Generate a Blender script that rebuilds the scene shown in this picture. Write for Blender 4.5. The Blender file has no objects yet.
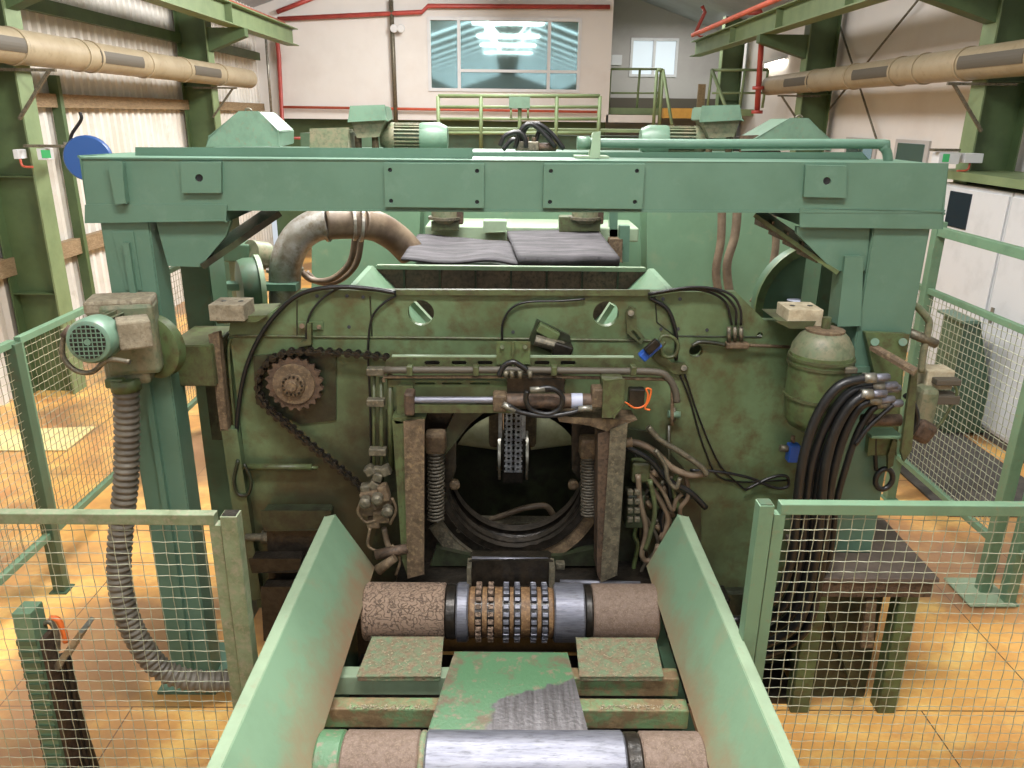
import bpy, bmesh, math, random
from mathutils import Vector, Matrix, noise
from mathutils.geometry import tessellate_polygon
R = math.radians
random.seed(7)
S = bpy.context.scene
COL = S.collection
# ---------------------------------------------------------------- camera
H = 3.2
FPX = 780.0
cam_d = bpy.data.cameras.new('camera'); cam = bpy.data.objects.new('camera', cam_d); COL.objects.link(cam)
cam_d.sensor_width = 36; cam_d.lens = 36 * FPX / 1024; cam_d.clip_start = .05; cam_d.clip_end = 200
CM = Matrix.Rotation(R(-.53), 3, 'Z') @ Matrix.Rotation(R(90 - 19.03), 3, 'X') @ Matrix.Rotation(R(.67), 3, 'Z')
cam.matrix_world = Matrix.Translation((0, 0, H)) @ CM.to_4x4()
S.camera = cam
# ---------------------------------------------------------------- world, lights, exposure
w = bpy.data.worlds.new('world'); S.world = w; w.use_nodes = True
w.node_tree.nodes['Background'].inputs[0].default_value = (.85, .92, 1, 1)
w.node_tree.nodes['Background'].inputs[1].default_value = .6
S.view_settings.view_transform = 'Standard'; S.view_settings.look = 'None'
S.view_settings.gamma = 1; S.view_settings.use_curve_mapping = False
S.view_settings.exposure = 0.4
SKY_E = 3.6           # emission of the roof lights
def area(name, loc, rot, sx, sy, power, col=(1, .98, .96)):
    l = bpy.data.lights.new(name, 'AREA'); l.shape = 'RECTANGLE'; l.size = sx; l.size_y = sy; l.energy = power; l.color = col
    o = bpy.data.objects.new(name, l); COL.objects.link(o); o.location = loc; o.rotation_euler = rot
    return o
for yy, pw in ((-3.0, 120), (1.4, 250), (5.5, 260), (10.0, 200), (14.5, 150)):
    area('hall_light', (0, yy, 6.1), (0, 0, 0), 2.4, .7, pw)
for sx in (-1, 1):
    for yy in (5.5, 10.5, 15.5): area('wall_fill_light', (sx * .6, yy, 6.0), (0, R(-sx * 52), 0), .9, 1.6, 225 if sx < 0 else 34, (1, .98, .95))  # fill lamps added to brighten the side walls
area('recess_light', (4.2, 21.0, 5.6), (0, 0, 0), 1.5, .8, 70)

# ---------------------------------------------------------------- pixel to place
def ray(px, py):
    d = CM @ Vector(((px - 512) / FPX, -(py - 384) / FPX, -1)); return d
def at(px, py, Y):
    d = ray(px, py); t = Y / d.y; return Vector((d.x * t, Y, H + d.z * t))
def atz(px, py, Z):
    d = ray(px, py); t = (Z - H) / d.z; return Vector((d.x * t, d.y * t, Z))
def atx(px, py, X):
    d = ray(px, py); t = X / d.x; return Vector((X, d.y * t, H + d.z * t))
def PX(n, Y):   # metres for n pixels at depth Y near mid height
    return n / FPX * (Y * .942 + .35)

# ---------------------------------------------------------------- materials
def C(h):
    h = h.lstrip('#'); v = [int(h[i:i + 2], 16) / 255 for i in (0, 2, 4)]
    return tuple((c / 12.92 if c <= .04045 else ((c + .055) / 1.055) ** 2.4) for c in v) + (1,)
def mat(name, base, c2=None, c3=None, a2=.5, a3=.62, sc=6, rough=.5, metal=0, bump=0, bsc=60, stretch=(1, 1, 1), spec=.5, soft=.12):
    m = bpy.data.materials.new(name); m.use_nodes = True; nt = m.node_tree; N = nt.nodes; L = nt.links
    b = N['Principled BSDF']; b.inputs['Base Color'].default_value = C(base)
    b.inputs['Roughness'].default_value = rough; b.inputs['Metallic'].default_value = metal
    b.inputs['Specular IOR Level'].default_value = spec
    tc = N.new('ShaderNodeTexCoord'); mp = N.new('ShaderNodeMapping'); L.new(tc.outputs['Object'], mp.inputs[0])
    mp.inputs['Scale'].default_value = stretch
    cur = None
    def layer(cur, col, thr, scale, off):
        n = N.new('ShaderNodeTexNoise'); n.inputs['Scale'].default_value = scale; n.inputs['Detail'].default_value = 7
        n.inputs['Roughness'].default_value = .65
        mo = N.new('ShaderNodeMapping'); mo.inputs['Location'].default_value = (off, off * 1.7, off * .3)
        L.new(mp.outputs[0], mo.inputs[0]); L.new(mo.outputs[0], n.inputs['Vector'])
        r = N.new('ShaderNodeMapRange'); r.inputs['From Min'].default_value = thr - soft; r.inputs['From Max'].default_value = thr + soft
        L.new(n.outputs['Fac'], r.inputs['Value'])
        x = N.new('ShaderNodeMix'); x.data_type = 'RGBA'; L.new(r.outputs[0], x.inputs['Factor'])
        if cur: L.new(cur, x.inputs['A'])
        else: x.inputs['A'].default_value = C(base)
        x.inputs['B'].default_value = C(col)
        return x.outputs['Result']
    if c2: cur = layer(cur, c2, a2, sc, 3)
    if c3: cur = layer(cur, c3, a3, sc * 3.1, 11)
    if cur: L.new(cur, b.inputs['Base Color'])
    if bump:
        n = N.new('ShaderNodeTexNoise'); n.inputs['Scale'].default_value = bsc; n.inputs['Detail'].default_value = 4
        L.new(mp.outputs[0], n.inputs['Vector'])
        bp = N.new('ShaderNodeBump'); bp.inputs['Strength'].default_value = bump; bp.inputs['Distance'].default_value = .01
        L.new(n.outputs['Fac'], bp.inputs['Height']); L.new(bp.outputs[0], b.inputs['Normal'])
    return m
def emis(name, col, e):
    m = bpy.data.materials.new(name); m.use_nodes = True; b = m.node_tree.nodes['Principled BSDF']
    b.inputs['Base Color'].default_value = C(col); b.inputs['Emission Color'].default_value = C(col); b.inputs['Emission Strength'].default_value = e
    return m
M = dict(
 green=mat('portal green paint', '#557361', '#4e6b59', '#5f7a69', a2=.55, a3=.68, sc=2.5, rough=.42, bump=.06, bsc=25),
 green_d=mat('machine green paint', '#47604a', '#3f5541', '#4f4c37', a2=.5, a3=.66, sc=3, rough=.45),
 green_l=mat('pale green paint', '#8a9d82', '#7f9177', '#8d846b', a2=.55, a3=.7, sc=5, rough=.5),
 trough=mat('trough pale green paint', '#779579', '#6f8b70', '#878b6f', a2=.56, a3=.66, sc=2.2, rough=.45, bump=.05),
 fence=mat('fence green paint', '#627f64', '#577259', '#786f56', a2=.58, a3=.7, sc=8, rough=.5),
 fence_o=mat('worn olive fence paint', '#6f7d60', '#5d664a', '#857f6c', a2=.5, a3=.6, sc=12, rough=.55),
 wire=mat('galvanised wire', '#a9aa95', '#8a8f78', a2=.5, sc=20, rough=.4, metal=.3),
 wire_d=mat('dull wire', '#77745a', '#8f8c70', a2=.5, sc=20, rough=.5, metal=.3),
 olive=mat('oily olive machine paint', '#5c7050', '#4b5a3c', '#4b4229', a2=.52, a3=.6, sc=2.6, rough=.38, bump=.08, bsc=18),
 olive_l=mat('worn olive paint', '#4f5a38', '#41442c', '#3d3322', a2=.5, a3=.6, sc=9, rough=.45, bump=.1),
 olive_d=mat('dark oily paint', '#343d29', '#25271c', '#191711', a2=.47, a3=.56, sc=5, rough=.35, bump=.15),
 dark=mat('oil blackened steel', '#26221d', '#322c25', '#15130f', a2=.5, a3=.55, sc=9, rough=.32, metal=.3, bump=.3, bsc=40),
 black=mat('black rubber', '#141414', '#1e1e1f', a2=.55, sc=8, rough=.35),
 brown=mat('rusty dusty steel', '#645340', '#4b3d2c', '#7f6c50', a2=.5, a3=.6, sc=14, rough=.7, bump=.35, bsc=70),
 rust=mat('brown rusted steel', '#4d3e33', '#5f4c3c', '#30271f', a2=.5, a3=.58, sc=14, rough=.6, metal=.2, bump=.3),
 bark=mat('caked bark dust', '#8e7557', '#5d4a39', '#b89e77', a2=.5, a3=.57, sc=26, rough=.8, bump=1.0, bsc=55, soft=.06),
 rustor=mat('orange rusted chain drum', '#836443', '#5f452e', '#a5855c', a2=.5, a3=.6, sc=20, rough=.6, bump=.3),
 chrome=mat('polished worn steel', '#85868f', '#6b6c78', '#4f4f55', a2=.55, a3=.62, sc=5, rough=.5, metal=.6, stretch=(1, 7, 7)),
 steel=mat('steel', '#9a988e', '#77756b', a2=.5, sc=15, rough=.4, metal=.7),
 steel_d=mat('grimy steel', '#6b6657', '#4e4a3f', '#857b66', a2=.5, a3=.6, sc=20, rough=.45, metal=.4, bump=.15),
 galv=mat('galvanised pipe', '#a9a6a0', '#8d8578', '#7a6a55', a2=.5, a3=.6, sc=7, rough=.4, metal=.55),
 hose=mat('ribbed grey hose', '#6f695d', '#565046', a2=.5, sc=7, rough=.5),
 hosebr=mat('brown grey hose', '#7a6a57', '#5c4d3e', a2=.5, sc=7, rough=.5),
 rubber=mat('grey rubber sheet', '#454445', '#5b585b', '#2c2b2d', a2=.52, a3=.66, sc=3, rough=.85, bump=.5, bsc=12, stretch=(1, 4, 1), spec=.15),
 duct=mat('cream duct', '#95886f', '#897b61', '#73654b', a2=.55, a3=.68, sc=3, rough=.5),
 grille=mat('dark grille', '#4d473c', rough=.6),
 hallgreen=mat('hall column green', '#4a5d3a', '#405232', a2=.55, sc=3, rough=.55),
 hallgreen_l=mat('hall flange green', '#6f7f59', '#62734f', a2=.55, sc=3, rough=.55),
 wood=mat('old wood rail', '#8a7558', '#6f5b41', '#9c8a6c', a2=.5, a3=.6, sc=8, rough=.8, stretch=(6, 1, 6)),
 red=mat('red pipe paint', '#a8463f', '#943b35', a2=.55, sc=5, rough=.4),
 redor=mat('orange red pipe paint', '#b9563f', '#a24a36', a2=.55, sc=5, rough=.4),
 wwall=mat('white wall', '#cfccc8', '#c6c1bc', a2=.6, sc=.7, rough=.9),
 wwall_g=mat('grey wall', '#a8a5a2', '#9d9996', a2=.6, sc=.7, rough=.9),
 corr=mat('corrugated wall sheet', '#d6d3cd', '#c9c3b8', '#a99c86', a2=.52, a3=.7, sc=1.2, rough=.6),
 roof=mat('roof sheet', '#a0a3a8', '#8f9297', a2=.5, sc=1, rough=.7),
 white=mat('white enamel', '#c6c8ca', '#babcbe', a2=.6, sc=3, rough=.4),
 glassd=mat('cabinet window', '#1e2732', rough=.12),
 blue=mat('blue plastic', '#21457a', rough=.4), blue_s=mat('blue sensor', '#2a55a8', rough=.4),
 orange=mat('orange cable', '#d0662a', rough=.5), wht=mat('white label', '#a3a7b8', rough=.5),
 lgrn=mat('exit sign green', '#3fae6a', rough=.4),
 rgreen=mat('rear housing green', '#658469', '#5d7a60', '#77876a', a2=.52, a3=.68, sc=2, rough=.45),
 ylw=mat('yellow landing', '#c79a48', '#b58940', a2=.5, sc=4, rough=.7),
 olive_b=mat('olive reservoir paint', '#55653f', '#475437', '#463a26', a2=.52, a3=.6, sc=6, rough=.42, bump=.06),
 zinc=mat('zinc chain', '#b9bcc2', '#8f9198', a2=.5, sc=30, rough=.35, metal=.15),
 pale=mat('pale lit-wall colour', '#c6c7a4', '#aaa985', a2=.5, sc=9, rough=.6),  # light on the inner wall put into a pale colour
 dust=mat('fine dust on steel', '#77655a', '#655446', '#8f7b6a', a2=.5, a3=.62, sc=45, rough=.75, bump=.3, bsc=120),
 tan=mat('pale board', '#d3c48c', '#c4b078', a2=.55, sc=5, rough=.8),
 blockw=mat('weathered grey block', '#8f8671', '#756b57', '#5c5140', a2=.5, a3=.62, sc=18, rough=.8, bump=.3),
 blockw_l=mat('pale block', '#b5aa90', '#988c72', a2=.5, sc=18, rough=.8, bump=.3),
 table=mat('dusty dark table steel', '#62564d', '#50463e', a2=.5, sc=7, rough=.65),
 darkgr=mat('dark grey mat', '#4a4743', '#5b564f', a2=.5, sc=9, rough=.8),
 teal=mat('motor green', '#627e6a', '#57705e', '#6f6c57', a2=.55, a3=.68, sc=9, rough=.42),
 motor=mat('dusty grey green motor', '#5f6a50', '#777059', '#4b533d', a2=.5, a3=.6, sc=11, rough=.5),
 pad=None,
)
# chips and bark mess over green paint
M['pad'] = mat('green pad under bark chips', '#6b8062', '#7c6953', '#94836a', a2=.5, a3=.6, sc=22, rough=.75, bump=.6, bsc=60, soft=.1)
M['padc'] = mat('scraped green plate', '#4f7452', '#665a48', '#7a705c', a2=.55, a3=.6, sc=7, rough=.5, bump=.25, soft=.05)
M['crossb'] = mat('grimy cross bar green', '#6f8c62', '#7a6549', '#8f7a5a', a2=.5, a3=.56, sc=7, rough=.6, bump=.3, soft=.07)
M['day'] = emis('daylit window', '#b9c4cb', .55)
M['emit_tube'] = emis('tube light', '#fff8ea', 14)
M['sky'] = emis('roof light', '#eef6ff', SKY_E)
def nd(nt, t, **kw):
    n = nt.nodes.new(t)
    for k, v in kw.items(): setattr(n, k, v)
    return n
def bark_mat():
    m = M['bark']; nt = m.node_tree; N = nt.nodes; L = nt.links; b = N['Principled BSDF']
    tc = nd(nt, 'ShaderNodeTexCoord'); n = nd(nt, 'ShaderNodeTexNoise'); n.inputs['Scale'].default_value = 55; n.inputs['Detail'].default_value = .5; n.inputs['Distortion'].default_value = .3
    L.new(tc.outputs['Object'], n.inputs['Vector'])
    a = nd(nt, 'ShaderNodeMath', operation='SUBTRACT'); a.inputs[1].default_value = .5; L.new(n.outputs['Fac'], a.inputs[0])
    c = nd(nt, 'ShaderNodeMath', operation='ABSOLUTE'); L.new(a.outputs[0], c.inputs[0])
    r_ = nd(nt, 'ShaderNodeMapRange'); r_.inputs['From Max'].default_value = .07; L.new(c.outputs[0], r_.inputs['Value'])
    x = nd(nt, 'ShaderNodeMix', data_type='RGBA'); L.new(r_.outputs[0], x.inputs['Factor'])
    x.inputs['A'].default_value = C('#5f4f43'); x.inputs['B'].default_value = C('#8a7462'); L.new(x.outputs['Result'], b.inputs['Base Color'])
    bp = nd(nt, 'ShaderNodeBump'); bp.inputs['Strength'].default_value = .8; bp.inputs['Distance'].default_value = .008; bp.invert = False
    L.new(r_.outputs[0], bp.inputs['Height']); L.new(bp.outputs[0], b.inputs['Normal'])
bark_mat()
def dirt_low(m, z0, z1, col, sc, amt=.9):
    # bark dirt that has piled up low on the sloping plates
    nt = m.node_tree; N = nt.nodes; L = nt.links; b = N['Principled BSDF']
    src = b.inputs['Base Color'].links[0].from_socket
    tc = nd(nt, 'ShaderNodeTexCoord'); sp = nd(nt, 'ShaderNodeSeparateXYZ'); L.new(tc.outputs['Object'], sp.inputs[0])
    n = nd(nt, 'ShaderNodeTexNoise'); n.inputs['Scale'].default_value = sc; n.inputs['Detail'].default_value = 8; n.inputs['Roughness'].default_value = .75; L.new(tc.outputs['Object'], n.inputs['Vector'])
    k = nd(nt, 'ShaderNodeMath', operation='MULTIPLY_ADD'); k.inputs[1].default_value = .5; L.new(n.outputs['Fac'], k.inputs[0]); L.new(sp.outputs[2], k.inputs[2])
    r_ = nd(nt, 'ShaderNodeMapRange'); r_.inputs['From Min'].default_value = z0 + .25; r_.inputs['From Max'].default_value = z1 + .25; r_.inputs['To Min'].default_value = amt; r_.inputs['To Max'].default_value = 0
    L.new(k.outputs[0], r_.inputs['Value'])
    x = nd(nt, 'ShaderNodeMix', data_type='RGBA'); L.new(r_.outputs[0], x.inputs['Factor']); L.new(src, x.inputs['A']); x.inputs['B'].default_value = C(col)
    L.new(x.outputs['Result'], b.inputs['Base Color'])
dirt_low(M['trough'], .83, 1.06, '#8b7259', 5, .95)
def oil_grime(m):
    nt = m.node_tree; N = nt.nodes; L = nt.links; b = N['Principled BSDF']
    src = b.inputs['Base Color'].links[0].from_socket
    tc = nd(nt, 'ShaderNodeTexCoord'); mp = nd(nt, 'ShaderNodeMapping'); mp.inputs['Location'].default_value = (.1, 0, -.75); mp.inputs['Scale'].default_value = (.7, 0, .95)
    L.new(tc.outputs['Object'], mp.inputs[0]); ln = nd(nt, 'ShaderNodeVectorMath', operation='LENGTH'); L.new(mp.outputs[0], ln.inputs[0])
    n = nd(nt, 'ShaderNodeTexNoise'); n.inputs['Scale'].default_value = 3.2; n.inputs['Detail'].default_value = 9; n.inputs['Roughness'].default_value = .7; L.new(tc.outputs['Object'], n.inputs['Vector'])
    k = nd(nt, 'ShaderNodeMath', operation='MULTIPLY_ADD'); k.inputs[1].default_value = 1.1; L.new(n.outputs['Fac'], k.inputs[0]); L.new(ln.outputs['Value'], k.inputs[2])
    r_ = nd(nt, 'ShaderNodeMapRange'); r_.inputs['From Min'].default_value = 1.25; r_.inputs['From Max'].default_value = 1.8; r_.inputs['To Min'].default_value = .88; r_.inputs['To Max'].default_value = 0
    L.new(k.outputs[0], r_.inputs['Value'])
    x = nd(nt, 'ShaderNodeMix', data_type='RGBA'); L.new(r_.outputs[0], x.inputs['Factor']); L.new(src, x.inputs['A']); x.inputs['B'].default_value = C('#30271a')
    L.new(x.outputs['Result'], b.inputs['Base Color'])
oil_grime(M['olive'])
def floor_mat():
    m = mat('ochre floor', '#e6ae5f', '#bf8853', '#f0c876', a2=.52, a3=.6, sc=.9, rough=.42, bump=.1, bsc=8, stretch=(1, 1.6, 1))
    nt = m.node_tree; N = nt.nodes; L = nt.links; b = N['Principled BSDF']
    src = b.inputs['Base Color'].links[0].from_socket
    tc = N.new('ShaderNodeTexCoord')
    br = N.new('ShaderNodeTexBrick'); br.inputs['Scale'].default_value = 1; br.inputs['Brick Width'].default_value = 1.5
    br.inputs['Row Height'].default_value = 1.5; br.inputs['Mortar Size'].default_value = .004
    mp = N.new('ShaderNodeMapping'); mp.inputs['Rotation'].default_value = (0, 0, .0); mp.inputs['Location'].default_value = (.75, .6, 0)
    L.new(tc.outputs['Object'], mp.inputs[0]); L.new(mp.outputs[0], br.inputs['Vector'])
    x = N.new('ShaderNodeMix'); x.data_type = 'RGBA'; L.new(br.outputs['Fac'], x.inputs['Factor']); L.new(src, x.inputs['A'])
    x.inputs['B'].default_value = C('#4a3524')
    n = N.new('ShaderNodeTexNoise'); n.inputs['Scale'].default_value = .55; n.inputs['Detail'].default_value = 6
    L.new(tc.outputs['Object'], n.inputs['Vector'])
    r = N.new('ShaderNodeMapRange'); r.inputs['From Min'].default_value = .47; r.inputs['From Max'].default_value = .58
    r.inputs['To Max'].default_value = .8
    L.new(n.outputs['Fac'], r.inputs['Value'])
    y = N.new('ShaderNodeMix'); y.data_type = 'RGBA'; L.new(r.outputs[0], y.inputs['Factor']); L.new(x.outputs['Result'], y.inputs['A'])
    y.inputs['B'].default_value = C('#80614c')
    L.new(y.outputs['Result'], b.inputs['Base Color'])
    return m
M['floor'] = floor_mat()
def wear_plate():
    # green paint worn away to bright steel on the outfeed corner (a worn patch with its own edge)
    m = M['padc']; nt = m.node_tree; N = nt.nodes; L = nt.links; b = N['Principled BSDF']
    src = b.inputs['Base Color'].links[0].from_socket
    tc = N.new('ShaderNodeTexCoord'); sp = N.new('ShaderNodeSeparateXYZ'); L.new(tc.outputs['Object'], sp.inputs[0])
    n = N.new('ShaderNodeTexNoise'); n.inputs['Scale'].default_value = 14; n.inputs['Detail'].default_value = 6; L.new(tc.outputs['Object'], n.inputs['Vector'])
    def mth(op, a, bb):
        k = N.new('ShaderNodeMath'); k.operation = op
        for i, v in enumerate((a, bb)):
            if isinstance(v, (int, float)): k.inputs[i].default_value = v
            else: L.new(v, k.inputs[i])
        return k.outputs[0]
    v = mth('ADD', mth('MINIMUM', mth('SUBTRACT', sp.outputs[0], W_X), mth('SUBTRACT', mth('ADD', mth('MULTIPLY', sp.outputs[0], .45), W_Y), sp.outputs[1])), mth('MULTIPLY', mth('SUBTRACT', n.outputs['Fac'], .5), .12))
    r = N.new('ShaderNodeMapRange'); r.inputs['From Min'].default_value = WEAR0; r.inputs['From Max'].default_value = WEAR0 + .02
    L.new(v, r.inputs['Value'])
    x = N.new('ShaderNodeMix'); x.data_type = 'RGBA'; L.new(r.outputs[0], x.inputs['Factor']); L.new(src, x.inputs['A'])
    n2 = N.new('ShaderNodeTexNoise'); n2.inputs['Scale'].default_value = 5
    mp = N.new('ShaderNodeMapping'); mp.inputs['Scale'].default_value = (12, 1, 1); L.new(tc.outputs['Object'], mp.inputs[0]); L.new(mp.outputs[0], n2.inputs['Vector'])
    rr = N.new('ShaderNodeMix'); rr.data_type = 'RGBA'; L.new(n2.outputs['Fac'], rr.inputs['Factor']); rr.inputs['A'].default_value = C('#35302e'); rr.inputs['B'].default_value = C('#8b888a')
    L.new(rr.outputs['Result'], x.inputs['B'])
    L.new(x.outputs['Result'], b.inputs['Base Color'])
    mm = N.new('ShaderNodeMath'); mm.operation = 'MULTIPLY'; mm.inputs[1].default_value = .7; L.new(r.outputs[0], mm.inputs[0]); L.new(mm.outputs[0], b.inputs['Metallic'])
WEAR0 = 0
W_X = atz(487, 715, .87).x; W_Y = atz(515, 694, .87).y - 2.7 - .45 * atz(515, 694, .87).x
wear_plate()
def glass_mat():
    m = mat('tinted window glass', '#7f9a98', rough=.04, metal=.75)
    return m
M['glass'] = glass_mat()

# ---------------------------------------------------------------- mesh builder
ORG = {}
def cr(pts, n=6):
    pts = [Vector(p) for p in pts]
    if len(pts) < 3: return pts
    out = []
    P = [pts[0] * 2 - pts[1]] + pts + [pts[-1] * 2 - pts[-2]]
    for i in range(1, len(P) - 2):
        a, b, c, d = P[i - 1:i + 3]
        for k in range(n):
            t = k / n
            out.append(.5 * ((2 * b) + (c - a) * t + (2 * a - 5 * b + 4 * c - d) * t * t + (3 * b - a - 3 * c + d) * t ** 3))
    out.append(pts[-1]); return out
class MB:
    def __init__(s): s.bm = bmesh.new()
    def box(s, a, b, bev=0):
        a = Vector(a); b = Vector(b); c = (a + b) / 2; d = b - a
        return s.ob(c, (abs(d.x), abs(d.y), abs(d.z)), None, bev)
    def ob(s, c, size, rot=None, bev=0):
        r = bmesh.ops.create_cube(s.bm, size=1)['verts']
        m = Matrix.Translation(Vector(c)) @ ((rot or Matrix.Identity(3)).to_4x4()) @ Matrix.Diagonal((*size, 1))
        bmesh.ops.transform(s.bm, matrix=m, verts=r)
        if bev:
            es = list({e for v in r for e in v.link_edges})
            bmesh.ops.bevel(s.bm, geom=es, offset=bev, segments=2, affect='EDGES', profile=.5)
        return s
    def bar(s, p0, p1, w, h, up=(0, 0, 1), bev=0):
        p0 = Vector(p0); p1 = Vector(p1); d = p1 - p0; L = d.length; x = d.normalized(); u = Vector(up)
        y = u.cross(x)
        if y.length < 1e-4: y = Vector((0, 1, 0)).cross(x)
        y.normalize(); z = x.cross(y)
        return s.ob((p0 + p1) / 2, (L, w, h), Matrix((x, y, z)).transposed(), bev)
    def sweep(s, pts, rad, n=8, closed=False, caps=True):
        pts = [Vector(p) for p in pts]; rings = []; N = len(pts)
        T = []
        for i in range(N):
            if closed: t = pts[(i + 1) % N] - pts[i - 1]
            else: t = pts[min(i + 1, N - 1)] - pts[max(i - 1, 0)]
            T.append(t.normalized())
        ref = Vector((0, 0, 1)) if abs(T[0].z) < .9 else Vector((0, 1, 0))
        u = ref.cross(T[0]).normalized()
        for i in range(N):
            u = (u - T[i] * u.dot(T[i]))
            if u.length < 1e-6: u = Vector((1, 0, 0))
            u.normalize(); v = T[i].cross(u)
            r = rad[i] if isinstance(rad, (list, tuple)) else rad
            rings.append([s.bm.verts.new(pts[i] + (u * math.cos(a) + v * math.sin(a)) * r) for a in (2 * math.pi * k / n for k in range(n))])
        for i in range(N if closed else N - 1):
            A = rings[i]; B = rings[(i + 1) % N]
            for k in range(n):
                f = s.bm.faces.new((A[k], A[(k + 1) % n], B[(k + 1) % n], B[k])); f.smooth = n > 5
        if not closed and caps:
            s.bm.faces.new(rings[0][::-1]); s.bm.faces.new(rings[-1])
        return s
    def cyl(s, p0, p1, r, r2=None, n=20):
        return s.sweep([p0, p1], [r, r if r2 is None else r2], n)
    def tube(s, pts, r, n=8, k=6): return s.sweep(cr(pts, k), r, n)
    def prof(s, pts_r, o, ax, n=28):
        # pts_r: list of (distance along the axis, radius)
        ax = Vector(ax).normalized(); o = Vector(o)
        ref = Vector((0, 0, 1)) if abs(ax.z) < .9 else Vector((1, 0, 0)); u = ref.cross(ax).normalized(); v = ax.cross(u)
        rings = []
        for d, r in pts_r:
            rings.append([s.bm.verts.new(o + ax * d + (u * math.cos(a) + v * math.sin(a)) * max(r, 1e-4)) for a in (2 * math.pi * k / n for k in range(n))])
        for A, B in zip(rings, rings[1:]):
            for k in range(n):
                f = s.bm.faces.new((A[k], A[(k + 1) % n], B[(k + 1) % n], B[k]))
        s.bm.faces.new(rings[0][::-1]); s.bm.faces.new(rings[-1])
        return s
    def ring(s, c, ax, ro, ri, th, n=40):
        return s.prof_closed([(0, ro), (th, ro), (th, ri), (0, ri)], c, ax, n)
    def prof_closed(s, pts_r, o, ax, n=40):
        ax = Vector(ax).normalized(); o = Vector(o)
        ref = Vector((0, 0, 1)) if abs(ax.z) < .9 else Vector((1, 0, 0)); u = ref.cross(ax).normalized(); v = ax.cross(u)
        rings = [[s.bm.verts.new(o + ax * d + (u * math.cos(a) + v * math.sin(a)) * r) for a in (2 * math.pi * k / n for k in range(n))] for d, r in pts_r]
        m = len(rings)
        for i in range(m):
            A = rings[i]; B = rings[(i + 1) % m]
            for k in range(n): s.bm.faces.new((A[k], A[(k + 1) % n], B[(k + 1) % n], B[k]))
        return s
    def prism(s, loops, d):
        # loops: list of loops of Vectors in a plane; d: extrusion vector
        d = Vector(d); loops = [[Vector(p) for p in l] for l in loops]
        tri = tessellate_polygon(loops); flat = [p for l in loops for p in l]
        A = [s.bm.verts.new(p) for p in flat]; B = [s.bm.verts.new(p + d) for p in flat]
        for t in tri:
            for V in (A, B):
                try: s.bm.faces.new([V[i] for i in t])
                except ValueError: pass
        k = 0
        for l in loops:
            n = len(l)
            for i in range(n):
                s.bm.faces.new((A[k + i], A[k + (i + 1) % n], B[k + (i + 1) % n], B[k + i]))
            k += n
        return s
    def pp(s, px, Y, th, holes=()):
        loops = [[at(x, y, Y) for x, y in px]] + [[at(x, y, Y) for x, y in h] for h in holes]
        return s.prism(loops, (0, th, 0))
    def grid(s, fn, nu, nv, th=None):
        V = [[s.bm.verts.new(fn(i / nu, j / nv)) for j in range(nv + 1)] for i in range(nu + 1)]
        for i in range(nu):
            for j in range(nv):
                f = s.bm.faces.new((V[i][j], V[i + 1][j], V[i + 1][j + 1], V[i][j + 1])); f.smooth = True
        return s
    def build(s, name, m, parent=None, bev=0, smooth=None):
        bm = s.bm
        if bev:
            bmesh.ops.remove_doubles(bm, verts=bm.verts, dist=1e-5)
            bmesh.ops.bevel(bm, geom=[e for e in bm.edges if len(e.link_faces) == 2 and e.calc_face_angle(0) > .6], offset=bev, segments=2, affect='EDGES')
        bmesh.ops.recalc_face_normals(bm, faces=bm.faces)
        me = bpy.data.meshes.new(name)
        o = bpy.data.objects.new(name, me); COL.objects.link(o)
        org = Vector((0, 0, 0))
        if parent: org = ORG.get(parent.name, org); o.parent = parent
        else:
            xs = [v.co for v in bm.verts]
            org = Vector(((min(v.x for v in xs) + max(v.x for v in xs)) / 2, (min(v.y for v in xs) + max(v.y for v in xs)) / 2, min(v.z for v in xs)))
            o.location = org
        bmesh.ops.translate(bm, vec=-org, verts=bm.verts)
        ORG[o.name] = org
        bm.to_mesh(me); bm.free(); me.materials.append(m if not isinstance(m, str) else M[m])
        if smooth:
            for p in me.polygons: p.use_smooth = True
            me.set_sharp_from_angle(angle=R(smooth))
        return o
def thing(name, label, cat, loc=(0, 0, 0), group=None):
    o = bpy.data.objects.new(name, None); COL.objects.link(o); o.location = loc; o.empty_display_size = .1
    o['label'] = label; o['category'] = cat
    if group: o['group'] = group
    ORG[o.name] = Vector(loc); return o
def tag(o, label, cat, group=None):
    o['label'] = label; o['category'] = cat
    if group: o['group'] = group
    return o
def struct(o): o['kind'] = 'structure'; return o
def dup(o, loc, label=None):
    c = o.copy(); COL.objects.link(c); c.location = loc
    if label: c['label'] = label
    for ch in list(o.children):
        d = ch.copy(); COL.objects.link(d); d.parent = c
        for g in ch.children:
            e = g.copy(); COL.objects.link(e); e.parent = d
    return c
def circ(cx, cy, r, n=24, ry=None): return [(cx + r * math.cos(2 * math.pi * k / n), cy + (ry or r) * math.sin(2 * math.pi * k / n)) for k in range(n)]
def hexbolt(b, c, ax, r, h):
    c = Vector(c); ax = Vector(ax).normalized(); b.sweep([c, c + ax * h], r, 6)

# ================================================================= SETTING
MB().box((-5.9, -45, -.2), (6.2, 23.4, 0)).build('floor', 'floor')['kind'] = 'structure'
XL, XR, YB, YR = -5.75, 5.85, 19.3, 23.0
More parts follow.
